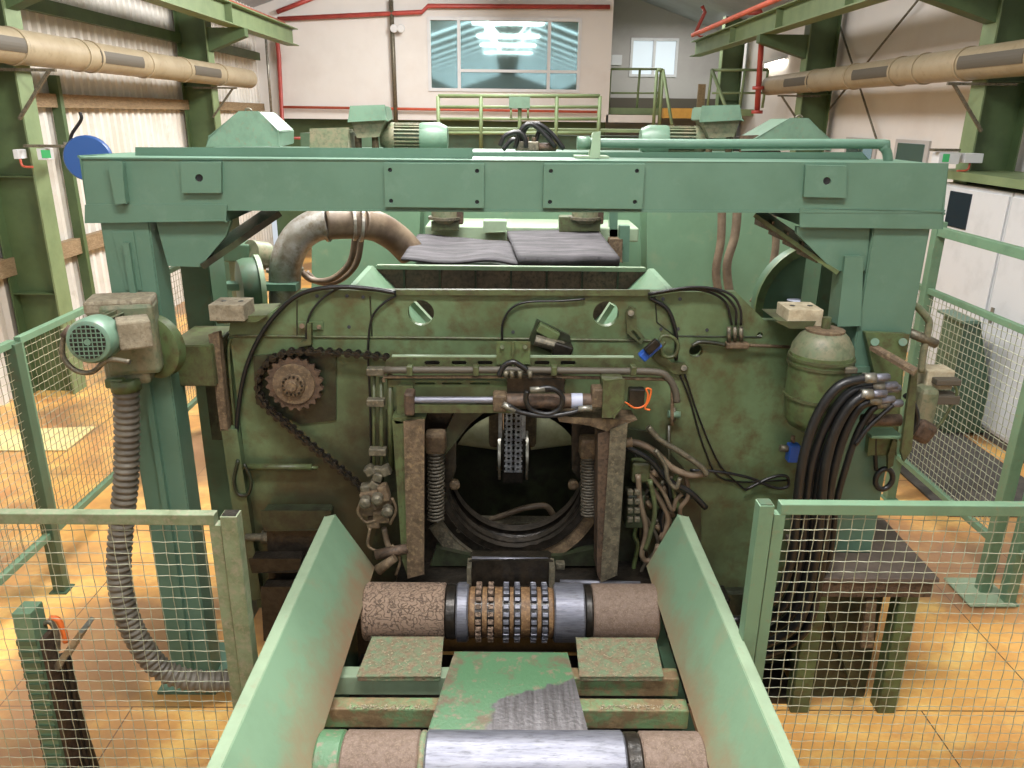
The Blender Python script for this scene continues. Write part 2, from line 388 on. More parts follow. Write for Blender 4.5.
# left corrugated wall
def corr(u, v):
    Y = -3 + u * 21.2; ph = (Y / .2) % 1
    a = .018 if ph < .35 else (.018 - (ph - .35) / .15 * .036 if ph < .5 else (-.018 if ph < .85 else -.018 + (ph - .85) / .15 * .036))
    return Vector((XL + a, Y, v * 5.6))
b = MB(); N_ = 106 * 4; V0 = []
ys = []
for k in range(112):
    for fr in (0, .35, .5, .85): ys.append((-3 + (k + fr) * .2, .032 if fr < .4 else -.025))
pr = [Vector((XL + a, y, 0)) for y, a in ys] + [Vector((XL - .06, ys[-1][0], 0)), Vector((XL - .06, ys[0][0], 0))]
b.prism([pr], (0, 0, 5.5)); struct(b.build('wall_left', 'corr'))
struct(MB().box((XR, -45, 0), (XR + .15, 23.3, 5.6)).build('wall_right', 'wwall'))
struct(MB().box((XL - .1, -45, 0), (XL - .02, -3, 5.5)).build('wall_left_rear', 'wwall'))
xr = at(611, 60, YB).x
zw = at(500, 121, YB).z; zg = at(640, 108, YB + .3).z
wx0, wz1 = at(427, 17, YB).x, at(500, 17.5, YB).z; wx1, wz0 = at(582, 17, YB).x, at(500, 92, YB).z
b = MB()
b.prism([[Vector((XL, YB, zw)), Vector((xr, YB, zw)), Vector((xr, YB, 7.4)), Vector((XL, YB, 7.4))],
         [Vector((wx0, YB, wz0)), Vector((wx1, YB, wz0)), Vector((wx1, YB, wz1)), Vector((wx0, YB, wz1))]], (0, .2, 0))
struct(b.build('wall_back', 'wwall'))
struct(MB().box((XL, YB + .5, 0), (xr, YB + .7, zw + .3)).build('wall_back_lower', 'hallgreen'))
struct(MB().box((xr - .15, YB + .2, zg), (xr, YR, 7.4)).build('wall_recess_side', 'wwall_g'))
# recess wall with second window
vx0 = at(631, 40, YR).x; vx1 = at(679, 40, YR).x; vz1 = at(650, 38, YR).z; vz0 = at(650, 77, YR).z
b = MB(); b.prism([[Vector((xr - .1, YR, 0)), Vector((XR, YR, 0)), Vector((XR, YR, 7.4)), Vector((xr - .1, YR, 7.4))],
                   [Vector((vx0, YR, vz0)), Vector((vx1, YR, vz0)), Vector((vx1, YR, vz1)), Vector((vx0, YR, vz1))]], (0, .2, 0))
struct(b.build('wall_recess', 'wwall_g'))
# gallery floor of the recess
struct(MB().box((xr - .6, YB + .3, zg - .15), (XR, YR, zg)).build('trim_gallery_floor', 'hallgreen_l'))
struct(MB().box((xr - .05, YB, zw), (at(658, 115, YB).x, YB + .2, zg - .16)).build('wall_gallery_edge', 'wwall'))
struct(MB().box((xr, YR - .03, zg), (XR, YR, at(640, 98, YR).z)).build('baseboard_recess', 'grille'))
def window(nm, x0, x1, z0, z1, Y, verts, horiz, gm='glass'):
    t = bpy.data.objects.new(nm, None); COL.objects.link(t); t['kind'] = 'structure'; ORG[t.name] = Vector((x0, Y, z0)); t.location = (x0, Y, z0)
    f = MB(); w_ = .07
    for a in ((x0, x0 + w_, z0, z1), (x1 - w_, x1, z0, z1), (x0 + w_, x1 - w_, z0, z0 + w_), (x0 + w_, x1 - w_, z1 - w_, z1)):
        f.box((a[0], Y - .03, a[2]), (a[1], Y + .1, a[3]))
    for v in verts: f.box((v - w_ / 2, Y - .035, z0 + .01), (v + w_ / 2, Y + .09, z1 - .01))
    for (a, c, z) in horiz: f.box((a, Y - .028, z - .03), (c, Y + .08, z + .03))
    f.build('window_frame', 'white', t); MB().box((x0, Y + .04, z0), (x1, Y + .06, z1)).build('pane', gm, t)
va = at(459, 50, YB).x; vb = at(549, 50, YB).x; hz = at(500, 71, YB).z
window('window_1', wx0, wx1, wz0, wz1, YB, (va, vb), ((va, vb, hz), (vb, wx1, hz)))
window('window_2', vx0, vx1, vz0, vz1, YR, ((vx0 + vx1) / 2,), (), 'day')
# roof: two slopes with roof lights let into them
def roofz(x): return 5.35 + (5.9 - abs(x)) * .33
for sgn, nm in ((-1, 'ceiling_left'), (1, 'ceiling_right')):
    a = Vector((sgn * 6.05, -45, roofz(6.05))); c = Vector((0, -45, roofz(0)))
    MB().prism([[a, c, c + Vector((0, 0, .12)), a + Vector((0, 0, .12))]], (0, 68.3, 0)).build(nm, 'roof')['kind'] = 'structure'
    k = 0
    for yy in range(-44, 18, 3):
        if yy > 6: continue
        p0 = Vector((sgn * 5.2, yy, roofz(5.2) - .03)); p1 = Vector((sgn * .8, yy, roofz(.8) - .03))
        o = MB().bar(p0, p1, .5, .03).build('window_roof_light', 'sky'); struct(o)
struct(MB().box((-6, -45.2, 0), (6.1, -45, 7.5)).build('wall_front', 'wwall_g'))
# columns
def column(x, y, z1, sgn):
    # x = aisle side face; sgn=-1 left
    b = MB(); f = .02
    b.box((x, y - .14, 0), (x + sgn * f, y + .14, z1)); fl = b
    o = fl.build('trim_column_flange', 'hallgreen_l'); struct(o)
    b = MB(); b.box((x + sgn * f, y - .008, 0), (x + sgn * .5, y + .008, z1)); b.box((x + sgn * .5, y - .14, 0), (x + sgn * .52, y + .14, z1))
    for z in (1.2, 2.5, 3.6): b.box((x + sgn * f, y - .12, z), (x + sgn * .5, y + .12, z + .012))
    o = b.build('trim_column_web', 'hallgreen'); struct(o)
LX = -5.12; RX = 5.2
for y in (3.4, 8.9, 14.6): column(LX, y, 5.5, -1)
for y in (3.6, 9.2, 14.8, 20.6): column(RX, y, 5.5, 1)
# slim secondary post by the first left column
p = atx(62, 120, -5.6); p_post = p.copy(); struct(MB().box((-5.68, p.y - .04, 0), (-5.56, p.y + .04, 3.6)).build('trim_wall_post', 'hallgreen'))
# corbels and crane beams
for sgn, X, cols, y1, nm in ((-1, -4.62, (8.9, 14.6), atx(293, 45, -4.62).y, 'left'), (1, 4.5, (9.2, 14.8), atx(695, 56, 4.5).y, 'right')):
    zt = atx(293, 45, X).z if sgn < 0 else atx(695, 56, X).z
    b = MB(); b.box((X - .13, -1, zt - .02), (X + .13, y1, zt)); b.box((X - .01, -1, zt), (X + .01, y1, zt + .3)); b.box((X - .13, -1, zt + .3), (X + .13, y1, zt + .32))
    for y in [k * 2.8 for k in range(1, int(y1 / 2.8))]: b.box((X - .12, y, zt), (X + .12, y + .012, zt + .3))
    struct(b.build('trim_crane_beam', 'hallgreen_l'))
    for y in cols:
        b = MB(); xa = LX if sgn < 0 else RX
        b.prism([[Vector((xa, y - .1, zt - .02)), Vector((X - sgn * .14, y - .1, zt - .02)), Vector((X - sgn * .14, y - .1, zt - .15)), Vector((xa, y - .1, zt - .4))]], (0, .2, 0))
        struct(b.build('trim_corbel', 'hallgreen'))
# left wall rails
def rail(px0, px1, X, h, m, y0=None, y1=None):
    a = atx(*px0, X); c = atx(*px1, X); z = (a.z + c.z) / 2
    struct(MB().box((X - .04, y0 or min(a.y, c.y), z - h / 2), (X + .06, y1 or max(a.y, c.y), z + h / 2)).build('trim_wall_rail', m))
rail((60, 101), (195, 105), -5.66, .16, 'wood', 5, 19.1)
rail((66, 247), (104, 239), -5.66, .2, 'wood', 8.3, 16)
rail((0, 268), (38, 255), -5.66, .22, 'wood', 4, 8)
rail((20, 4), (110, 20), -5.66, .16, 'hallgreen', 5, 19.1)
# timber boards stacked upright behind the first left column
g = 'upright timber boards at the left wall'
for i, (px, lab) in enumerate(((-6, 'rough timber board leaning on the left wall, innermost behind the green column'), (4, 'rough timber board leaning on the left wall, nearest the green column'))):
    a = atx(px, 160, -5.68); b = MB().box((-5.7, a.y - .07, 0), (-5.655, a.y + .07, 3.1 - i * .2))
    tag(b.build('timber_board', 'wood', bev=.004), lab, 'board', g)

# ---------------------------------------------------------------- ventilation ducts
def duct(sgn, y1, z, bands, vents, lab):
    X = sgn * 5.0 if sgn < 0 else 5.08
    r = .172; t = thing('ventilation_duct', lab, 'duct', (X, y1, z))
    MB().prof([(0, r * .93), (.03, r), (y1 - 2.5, r)], (X, y1, z), (0, -1, 0), 32).build('duct_tube', 'duct', t, smooth=30)
    for y in bands:
        MB().ring((X, y, z), (0, 1, 0), r + .012, r - .01, .05).build('band', 'duct', t, smooth=30)
    for y in vents:
        b = MB(); n = 5
        for i in range(n):
            a0 = R(-22 + i * 9); a1 = R(-22 + (i + 1) * 9)
            pts = [Vector((X - sgn * math.cos(a) * (r + o_), y, z + math.sin(a) * (r + o_))) for a, o_ in ((a0, .006), (a1, .006), (a1, -.004), (a0, -.004))]
            b.prism([pts], (0, 1.15, 0))
        b.build('vent_grille', 'grille', t)
    return t
zl = atx(249, 79, -5.0).z; zr = atx(769, 86, 5.08).z
def duct_y(px, py, X): return atx(px, py, X).y
duct(-1, atx(249, 79, -5).y, zl, [duct_y(x, 60, -4.9) for x in (22, 85, 97, 148, 186, 222)], [duct_y(x, 60, -4.82) - .0 for x in (-40, 103, 195)], 'cream round ventilation duct on brackets along the left corrugated wall')
duct(1, atx(769, 86, 5.08).y, zr, [duct_y(x, 80, 5.0) for x in (812, 850, 895, 918, 960)], [duct_y(x, 85, 4.9) for x in (806, 886, 1016)], 'cream round ventilation duct on brackets along the right white wall')
def bracket(px0, px1, Y, zoff, lab, sgn):
    b = MB(); X0 = LX if sgn < 0 else RX; z = (zl if sgn < 0 else zr) - .2
    b.box((X0 - sgn * .45, Y - .02, z - .03), (X0 + sgn * .3, Y + .02, z)); b.bar((X0 - sgn * .38, Y, z - .02), (X0 + sgn * .02, Y, z - .5), .03, .03)
    tag(b.build('duct_bracket', 'steel_d'), lab, 'bracket', 'duct brackets')
bracket(0, 0, 8.7, 0, 'steel bracket under the left cream duct on the near column', -1)
bracket(0, 0, 14.4, 0, 'steel bracket under the left cream duct on the far column', -1)
bracket(0, 0, 9.0, 0, 'steel bracket under the right cream duct on the near column', 1)
bracket(0, 0, 14.6, 0, 'steel bracket under the right cream duct at its far end', 1)
# cross bracing rods on right wall
for (a, c, nm) in (((838, 20, 5.75), (880, 150, 5.75), 'steel'), ((918, 0, 5.75), (822, 118, 5.75), 'steel')):
    tag(MB().cyl(atx(*a), atx(*c), .018, n=6).build('bracing_rod', 'steel_d'), 'thin bracing rod slanting %s down the right white wall' % ('right' if a[0] == 838 else 'left'), 'rod', 'wall bracing rods')
# openings on the right wall
for (x0, y0, x1, y1, lab) in ((848, 137, 876, 158, 'dark'), (898, 139, 928, 162, 'lit')):
    a = atx(x0, y0, XR); c = atx(x1, y1, XR)
    t = bpy.data.objects.new('window_%d' % (3 if lab == 'dark' else 4), None); COL.objects.link(t); t['kind'] = 'structure'; t.location = (0, 0, 0); ORG[t.name] = Vector((0, 0, 0))
    MB().box((XR - .03, c.y, c.z - .1), (XR, a.y, a.z)).build('window_frame', 'wwall_g', t)
    MB().box((XR - .04, c.y + .1, c.z - .05), (XR - .03, a.y - .1, a.z - .05)).build('pane', 'glass', t)

# ---------------------------------------------------------------- pipes at the back
def pipe(name, pts, r, m, label, cat='pipe', n=8, k=1, flanges=()):
    t = thing(name, label, cat, pts[0])
    MB().sweep(cr(pts, k) if k > 1 else pts, r, n).build('pipe_run', m, t)
    for f in flanges:
        MB().cyl(Vector(f) - Vector((.0, 0, .03)), Vector(f) + Vector((0, 0, .03)), r * 2, n=12).build('flange', m, t)
    return t
YP = YB - .12
pipe('sprinkler_pipe', [at(278, 19, YP), at(422, 12, YP), at(428, 6, YP), at(610, 7, YP)], .05, 'red', 'thin red pipe running along the top of the back wall')
pipe('sprinkler_pipe', [at(276, 30, YP), at(279, 58, YP), at(283, 138, YP), at(318, 138, YP)], .05, 'red', 'thin red pipe dropping down the corner beside the corrugated wall')
pipe('sprinkler_pipe', [at(277, 12, YP), at(318, -4, YP)], .05, 'red', 'short thin red pipe slanting up under the roof in the left corner')
pipe('sprinkler_pipe', [Vector((-5.0, 12, at(250, 16, 14).z + .35)), at(283, 24, 18.6)], .06, 'redor', 'thick orange red pipe above the left crane beam')
pipe('wall_pipe', [at(283, 107, YP), at(600, 112, YP)], .03, 'redor', 'thin brown pipe along the foot of the white back wall')
pipe('conduit_pipe', [at(391, 0, YP), at(396, 122, YP)], .05, 'steel_d', 'dark vertical conduit on the white back wall')
pipe('conduit_pipe', [at(265, 28, 18.9), at(272, 120, 18.9)], .03, 'steel', 'pale vertical conduit by the end of the corrugated wall')
pipe('fire_main_pipe', [at(693, 35, 15), at(742, 14, 12.5), at(775, 0, 11), at(790, -7, 10)], .04, 'redor', 'thick red pipe slanting up above the right crane beam')
pipe('fire_main_pipe', [at(748, 12, 16), at(760, 12, 16), at(763, 18, 16), at(757, 112, 16)], .055, 'red', 'red vertical riser pipe at the right end of the hall', flanges=[at(757, 112, 16), at(758, 88, 16)])
pipe('fire_main_pipe', [at(702, 6, 20), at(705, 12, 20), at(695, 34, 20), at(705, 38, 20), at(705, 50, 20)], .045, 'red', 'thin dark red branch pipe above the second window')
# camera on the conduit, notice frame in the recess
t = thing('security_camera', 'small white double lamp fitting on the dark conduit of the back wall', 'lamp', at(398, 28, YP))
MB().ob(at(394, 29, YP), (.12, .12, .08)).build('bracket', 'steel_d', t)
for x in (394.5, 401.5): MB().prof([(0, .06), (.1, .09), (.12, .08)], at(x, 28, YP), (0, -1, -.2), 14).build('lamp_head', 'white', t, smooth=30)
b = MB().box(at(611, 65, YR - .05), at(622, 55, YR - .01)); tag(b.build('notice_board', 'white'), 'small pale notice board on the grey recess wall', 'sign')
# tube light on right wall
a = atx(766, 66, 5.78); c = atx(784, 61, 5.78)
t = thing('tube_light', 'glowing tube light beside the far end of the right duct', 'lamp', a)
MB().cyl(a, c, .035, n=10).build('tube', 'emit_tube', t); MB().bar(a + Vector((0, 0, .06)), c + Vector((0, 0, .06)), .12, .05).build('lamp_housing', 'white', t)

# ---------------------------------------------------------------- back railings
def railing(name, pxs, ytop, ybot, Y, mids, lab, m='hallgreen_l', r=.028, extra=None):
    t = thing(name, lab, 'railing', at(pxs[0], ybot, Y))
    x0, x1 = pxs[0], pxs[-1]
    MB().cyl(at(x0, ytop, Y), at(x1, ytop, Y), r, n=8).build('top_rail', m, t)
    for mm in mids: MB().cyl(at(x0, mm, Y), at(x1, mm, Y), r * .8, n=8).build('middle_rail', m, t)
    for x in pxs: MB().cyl(at(x, ytop, Y), at(x + (480 - x) * .02, ybot, Y), r, n=8).build('post', m, t)
    return t
t = railing('gallery_railing', (438, 481, 520, 557, 600), 96, 150, 12, (107, 119, 133), 'pale green tube railing behind the beam below the large window')
MB().box(at(509, 108, 11.9), at(530, 97, 11.95)).build('sign_plate', 'teal', t)
for x in (511, 528): MB().cyl(at(x, 108, 11.93), at(x, 118, 11.93), .015, n=6).build('plate_leg', 'hallgreen_l', t)
t = railing('gallery_railing', (611, 640, 661), 69, 108, YB + .45, (93,), 'pale green railing across the recess below the second window')
t = railing('stair_railing', (657, 663), 70, 125, 15, (), 'steep pale green stair rail left of the yellow landing', r=.03)
MB().cyl(at(663, 70, 15), at(672, 125, 14.5), .03, n=8).build('brace', 'hallgreen_l', t)
t = railing('stair_railing', (712, 745, 768), 70, 108, 17, (93,), 'pale green railing in front of the far right column')
MB().cyl(at(712, 70, 17), at(726, 108, 16), .035, n=8).build('brace', 'hallgreen_l', t)
tag(MB().box((at(697, 108, YB + .8).x, YB + .8, zg), (at(704, 108, YB + .8).x, YB + .88, at(700, 84, YB + .8).z)).build('plank', 'wood'), 'brown plank standing on the gallery by the green stair', 'board')
# catwalk beam under the gallery
tag(MB().box(at(400, 127, 12.4), at(650, 133, 12.3) + Vector((0, .8, 0))).build('catwalk', 'hallgreen_l'), 'green catwalk deck behind the tube railing', 'walkway')
tag(MB().box(at(300, 133, 12.6), at(720, 150, 13.4)).build('catwalk_beam', 'green_d'), 'dark green beam carrying the catwalk at the back of the hall', 'beam')
tag(MB().box((at(664, 108, YB - .3).x, YB - .3, zg - .22), (at(702, 108, YB - .3).x, YB + .3, zg)).build('landing_edge', 'ylw'), 'yellow landing edge of the gallery at the back', 'landing')

# ================================================================= REAR MACHINE
ZT = at(400, 151, 7.2).z
t = thing('rear_crossbeam', 'long green crossbeam carrying the rear motors behind the portal', 'beam', (0, 7, 0))
MB().box((at(190, 150, 7).x, 6.8, ZT - .35), (at(836, 150, 7).x, 7.9, ZT), bev=.01).build('beam', 'green', t)
for px in (205, 842):
    a = at(px, 200, 7.1); MB().box((a.x - .15, 7.1, 0), (a.x + .15, 7.5, ZT - .35)).build('leg', 'green_d', t)
# motor with terminal box (built once, mirrored by parameters)
def motor(cx, cap, sgn, lab):
    Y = 7.1
    t = thing('electric_motor', lab, 'motor', at(cx, 150, Y), 'large motors on the rear crossbeam')
    r = PX(13, Y); z = ZT + r
    x0 = at(cx, 140, Y).x; x1 = at(cap, 140, Y).x; c = Vector((x0, Y + r, z)); d = Vector((sgn, 0, 0)); L = abs(x1 - x0)
    MB().cyl(c, c + d * L, r * .82, n=24).build('motor_body', 'green_d', t, smooth=30)
    b = MB()
    for k in range(22):
        a = 2 * math.pi * k / 22; u = Vector((0, math.cos(a), math.sin(a)))
        b.bar(c + u * r * .9, c + d * L + u * r * .9, .012, r * .26, up=u)
    b.build('cooling_fins', 'motor', t)
    MB().prof([(0, r * 1.02), (.02, r * 1.08), (.17, r * 1.08), (.24, r * .8), (.245, r * .6)], c + d * L, d, 26).build('fan_cover', 'teal', t, smooth=35)
    MB().prof([(-.08, r * .7), (0, r * 1.05), (.05, r * 1.05)], c, d, 24).build('end_bell', 'motor', t, smooth=35)
    return t
motor(388, 419, 1, 'green finned electric motor with fan cover pointing right, rear left'); motor(702, 670, -1, 'green finned electric motor with fan cover pointing left, rear right')
for cx0, cx1, nm in ((349, 387, 'left'), (701, 742, 'right')):
    Y = 6.95; t = thing('valve_cover', 'boxy green cover with wedge shaped neck beside the rear %s motor' % nm, 'cover', at((cx0 + cx1) / 2, 150, Y), 'boxy covers beside the rear motors')
    MB().pp([(cx0 + 2, 107), (cx1 - 3, 106), (cx1, 120), (cx0, 121)], Y, .4).build('cap', 'teal', t, bev=.01)
    MB().pp([(cx0 + 2, 121), (cx1 - 2, 120), (cx1 - 8, 137), (cx0 + 8, 138)], Y + .05, .3).build('neck', 'motor', t)
    for x in (cx0 + 9, cx1 - 12): MB().cyl(at(x, 136, Y + .15), Vector((at(x, 136, Y + .15).x, Y + .15, ZT)), .03, n=10).build('leg', 'brown', t)
# low boxes
tag(MB().pp([(312, 131), (347, 130), (350, 152), (312, 152)], 6.95, .4).build('low_box', 'motor', bev=.02), 'low rounded green box left of the rear left motor', 'box')
tag(MB().pp([(742, 138), (778, 137), (778, 152), (742, 152)], 6.95, .4).build('low_box', 'rust', bev=.02), 'low brown gearbox right of the rear right motor', 'box')
for pts, side, nm in (([(207, 146), (209, 136), (239, 112), (258, 112), (279, 131), (279, 146)], 0, 'left'), ([(742, 150), (742, 146), (790, 119), (808, 119), (830, 139), (830, 150)], 0, 'right')):
    Y = 7.0 if nm == 'left' else 6.9
    t = thing('sloping_hood', 'green machine hood with sloping sides at the rear %s' % nm, 'hood', at(sum(p[0] for p in pts) / 6, 146, Y), 'sloping hoods on the rear crossbeam')
    MB().pp(pts, Y, .5).build('hood_shell', 'teal', t, bev=.008)
    mx = (pts[2][0] + pts[3][0]) / 2
    MB().sweep([at(mx, pts[2][1], Y + .1) + Vector((math.cos(a) * .03, 0, math.sin(a) * .03)) for a in (0, .6, 1.2, 1.9, 2.5, 3.14)], .008, 6).build('lifting_eye', 'steel_d', t)
# cable tangle in the middle
g = 'black hoses behind the beam centre'
for i, pts in enumerate(([(500, 146), (505, 136), (518, 132), (525, 138), (526, 148)], [(515, 148), (521, 130), (530, 124), (540, 130), (556, 147)], [(520, 146), (526, 128), (538, 124), (552, 134), (564, 149)], [(534, 148), (540, 130), (548, 132), (552, 148)], [(503, 150), (512, 140), (520, 142), (523, 150)])):
    tag(MB().tube([at(x, y, 6.9 + i * .05) for x, y in pts], .02).build('hydraulic_hose', 'black'), 'black hose arching above the middle of the green beam', 'hose', g)
t = thing('hose_manifold', 'grimy brass manifold below the arching black hoses', 'manifold', at(526, 152, 7.0))
MB().ob(at(527, 146, 7.0), (.2, .1, .08), bev=.01).build('block', 'steel_d', t)
for x in (519, 527, 534): MB().cyl(at(x, 143, 7.0), at(x, 137, 7.0), .018, n=8).build('fitting', 'brown', t)
MB().cyl(at(536, 147, 7.0), at(556, 147, 7.0), .035, n=12).build('pipe_stub', 'rust', t)

# rear housing seen under the beam
YH = 6.3
t = thing('rear_housing', 'wide green panelled machine housing behind the dark front plate', 'machine housing', (0, YH, 0))
def panel(x0, x1, y0, y1, Y, th, m='green'):
    return MB().pp([(x0, y0), (x1, y0), (x1 - 3, y1), (x0 - 1, y1)], Y, th)
panel(648, 720, 200, 330, YH, .5).build('side_panel', 'rgreen', t, bev=.006)
panel(722, 800, 200, 330, YH, .5).build('side_panel', 'rgreen', t, bev=.006)
panel(802, 850, 200, 340, YH, .5).build('side_panel', 'green_d', t, bev=.006)
panel(313, 420, 200, 310, YH, .5).build('side_panel', 'rgreen', t, bev=.006)
panel(421, 648, 196, 330, YH + .35, .3).build('back_panel', 'rgreen', t, bev=.006)
MB().box(at(425, 226, 6.0), at(640, 213, 6.0) + Vector((0, .5, -.22)), bev=.01).build('upper_deck', 'green_l', t)
MB().pp([(610, 195), (618, 195), (617, 300), (609, 300)], 6.0, .08).build('upright', 'green', t)
MB().pp([(620, 226), (630, 226), (629, 262), (619, 262)], 5.9, .08).build('upright', 'green', t)
for x in (648, 649): pass
# deck boxes and bases
for x0, x1, y0, y1, m in ((432, 458, 222, 230, 'olive_l'), (484, 506, 222, 232, 'green_l'), (560, 600, 218, 231, 'olive_l'), (610, 622, 240, 262, 'brown')):
    MB().pp([(x0, y0), (x1, y0), (x1, y1), (x0, y1)], 5.85, .2).build('deck_box', m, t, bev=.006)
for cx, nm in ((445, 'left'), (585, 'right')):
    Y = 5.9; q = thing('gear_unit', 'small grimy green gear unit hanging %s of centre below the beam' % nm, 'gear unit', at(cx, 222, Y), 'small gear units behind the beam')
    MB().prof([(0, .07), (.03, .1), (.14, .1), (.2, .08), (.32, .07)], at(cx, 223, Y), (0, 0, 1), 16).build('gear_body', 'motor', q, smooth=35)
    MB().ring(at(cx, 219, Y), (0, 0, 1), .125, .05, .02, 18).build('flange', 'steel_d', q)
    MB().ob(at(cx + 13, 213, Y), (.08, .08, .16), bev=.01).build('side_block', 'rust', q)
# hood with rubber sheets
yb_hood = atz(500, 262, 2.345).y + .02
MB().box((at(402, 262, 4.8).x, yb_hood, 2.0), (at(622, 262, 4.8).x, yb_hood + .9, 2.2)).build('hood_box', 'green_d', t)
def sheet(c00, c10, c11, c01, Z, wav, lab, th=.015):
    q = [atz(x, y, Z) for x, y in (c00, c10, c11, c01)]
    b = MB()
    def fn(u, v, o=0):
        p = q[0].lerp(q[1], u).lerp(q[3].lerp(q[2], u), v); e = min(v, 1 - v) * 4
        return p + Vector((0, 0, wav * (noise.noise(Vector((u * 3.1, v * 2.3, 5))) + .6 * math.sin(u * 9 + v * 2) * (.3 + v)) + o))
    b.grid(lambda u, v: fn(u, v), 26, 12)
    o = b.build('rubber_sheet', 'rubber'); md = o.modifiers.new('thickness', 'SOLIDIFY'); md.thickness = th; md.offset = -1
    return tag(o, lab, 'rubber sheet', 'rubber sheets on the machine')
sheet((418, 234), (508, 241), (522, 262), (401, 260), 2.345, .014, 'wavy grey rubber sheet with a curled edge, left of the flat one')
sheet((507, 231), (597, 229), (620, 257), (519, 258), 2.38, .004, 'flat dusty rubber sheet with a thick black edge, right of the wavy one', .06)

# extraction pipe elbow
Y = 4.95
t = thing('extraction_pipe', 'large dusty galvanised elbow pipe rising behind the front plate', 'pipe', at(290, 330, Y))
pts = [at(x, y, yy) for x, y, yy in ((285, 340, Y), (285, 300, Y), (286, 264, Y), (296, 240, Y + .02), (312, 227, Y + .04), (328, 223, Y + .05))]
MB().sweep(cr(pts, 8), .1, 28).build('elbow', 'galv', t)
pts = [at(x, y, yy) for x, y, yy in ((325, 223, Y + .05), (345, 222, Y + .1), (362, 223, Y + .15))]
MB().sweep(cr(pts, 6), .106, 28).build('collar_section', 'hosebr', t)
pts = [at(x, y, yy) for x, y, yy in ((360, 223, Y + .15), (378, 227, Y + .25), (396, 238, Y + .38), (410, 252, Y + .45))]
MB().sweep(cr(pts, 8), [.1] * 25, 28).build('lower_bend', 'hosebr', t)
for x, y, ax in ((285, 271, (0, 0, 1)), (326, 223, (1, 0, .05)), (352, 222, (1, .3, 0)), (360, 223, (1, .3, -.1))):
    MB().ring(at(x, y, Y + .06), ax, .118, .09, .018, 28).build('clamp_ring', 'galv', t)
g = 'brown hoses looping under the elbow pipe'
for i, dx in enumerate((0, 6)):
    tag(MB().tube([at(x + dx, y + dx * .3, 5.35 + i * .1) for x, y in ((356, 232), (350, 262), (332, 279), (312, 280), (300, 270))], .022).build('hose', 'hosebr'), 'brown grey hose looping below the galvanised elbow pipe', 'hose', g)
tag(MB().box(at(222, 284, 4.8), at(300, 288, 4.9)).build('green_pipe', 'green'), 'thin green pipe crossing behind the galvanised elbow', 'pipe')
# left reel and motor behind
t = thing('drive_guard', 'round green drive guard behind the left portal leg', 'guard', at(240, 315, 4.9))
c = at(238, 288, 4.85)
MB().prof([(0, .12), (.01, .17), (.05, .185), (.12, .185), (.14, .17)], c + Vector((0, 0, 0)), (1, .5, 0), 32).build('disc_cover', 'green_d', t, smooth=30)
MB().ring(c + Vector((.1, .05, 0)), (1, .5, 0), .2, .175, .03).build('rim', 'green_l', t, smooth=30)
MB().box(at(222, 262, 5.0), at(258, 240, 5.2), bev=.01).build('guard_box', 'green_d', t)
MB().cyl(at(250, 254, 5.0), at(266, 256, 5.1), .09, n=20).build('motor_body', 'motor', t, smooth=30)
# right rear hoses and round guard
g = 'grey hoses hanging against the rear panels'
for i, pts in enumerate(([(722, 200), (721, 240), (716, 270), (719, 296)], [(738, 200), (735, 235), (727, 265), (730, 298)], [(768, 200), (776, 240), (768, 280), (752, 303)])):
    tag(MB().tube([at(x, y, 5.9 - i * .35) for x, y in pts], .032 if i < 2 else .026).build('hose', 'hosebr'), ('straightest grey hose hanging on the green rear panels', 'grey hose hanging second from the left on the rear panels', 'brown hose curving in to the right end of the front plate')[i], 'hose', g)
t = thing('round_guard', 'round dark green guard behind the right portal leg', 'guard', at(815, 330, 4.9))
c = at(812, 302, 5.0)
MB().prof([(0, .40), (.14, .40), (.15, .37)], c, (0, -1, 0), 40).build('guard_shell', 'green_d', t, smooth=30)
MB().ring(c + Vector((0, -.16, 0)), (0, 1, 0), .42, .37, .03).build('rim', 'olive_b', t, smooth=30)
MB().box(at(778, 330, 5.1), at(795, 262, 5.2)).build('yellow_bracket', 'olive_l', t)
MB().prof([(0, .05), (.07, .005)], at(795, 300, 4.8), (0, 0, -1), 16).build('lubricator_cone', 'wht', t)

# ================================================================= PORTAL FRAME
YL = 3.8
t = thing('portal_frame', 'large green steel portal frame spanning the machine', 'portal frame', (0, YL, 0))
bt = at(80, 157, YL).z; bb = at(88, 209, YL).z
MB().pp([(80, 157), (947, 165), (943, 213), (500, 212), (88, 208)], YL - .02, .5).build('beam', 'green', t, bev=.008)
MB().pp([(86, 206), (226, 206), (226, 221), (86, 222)], YL - .026, .5).build('beam_foot', 'green', t, bev=.006)
MB().pp([(801, 210), (943.5, 211), (942, 228), (801, 226)], YL - .026, .5).build('beam_foot', 'green', t, bev=.006)
def plate_b(pts, holes, r=2.2, Y=YL - .045):
    o = MB().pp(pts, Y, .024, [circ(x, y, r, 12) for x, y in holes]).build('cover_plate', 'green', t)
    for x, y in holes: MB().cyl(at(x, y, Y + .014), at(x, y, Y + .02), PX(r, YL), n=12).build('bolt_recess', 'black', o)
plate_b([(384, 163), (484, 164), (484, 208), (385, 207)], [(390, 170), (477, 171), (391, 201), (477, 202)])
plate_b([(544, 164), (645, 164), (642, 209), (543, 208)], [(551, 171), (637, 171), (550, 202), (635, 202)])
plate_b([(180, 162), (221, 162), (221, 193), (182, 193)], [(199, 178)], 4)
plate_b([(806, 165), (847, 166), (846, 198), (804, 197)], [(827, 181)], 4)
MB().pp([(108, 162), (121, 162), (126, 203), (116, 204)], YL - .06, .04).build('stiffener', 'green', t, bev=.004)
MB().pp([(136, 148), (472, 149), (472, 158), (136, 157)], YL + .16, .1).build('top_plate', 'green', t, bev=.004)
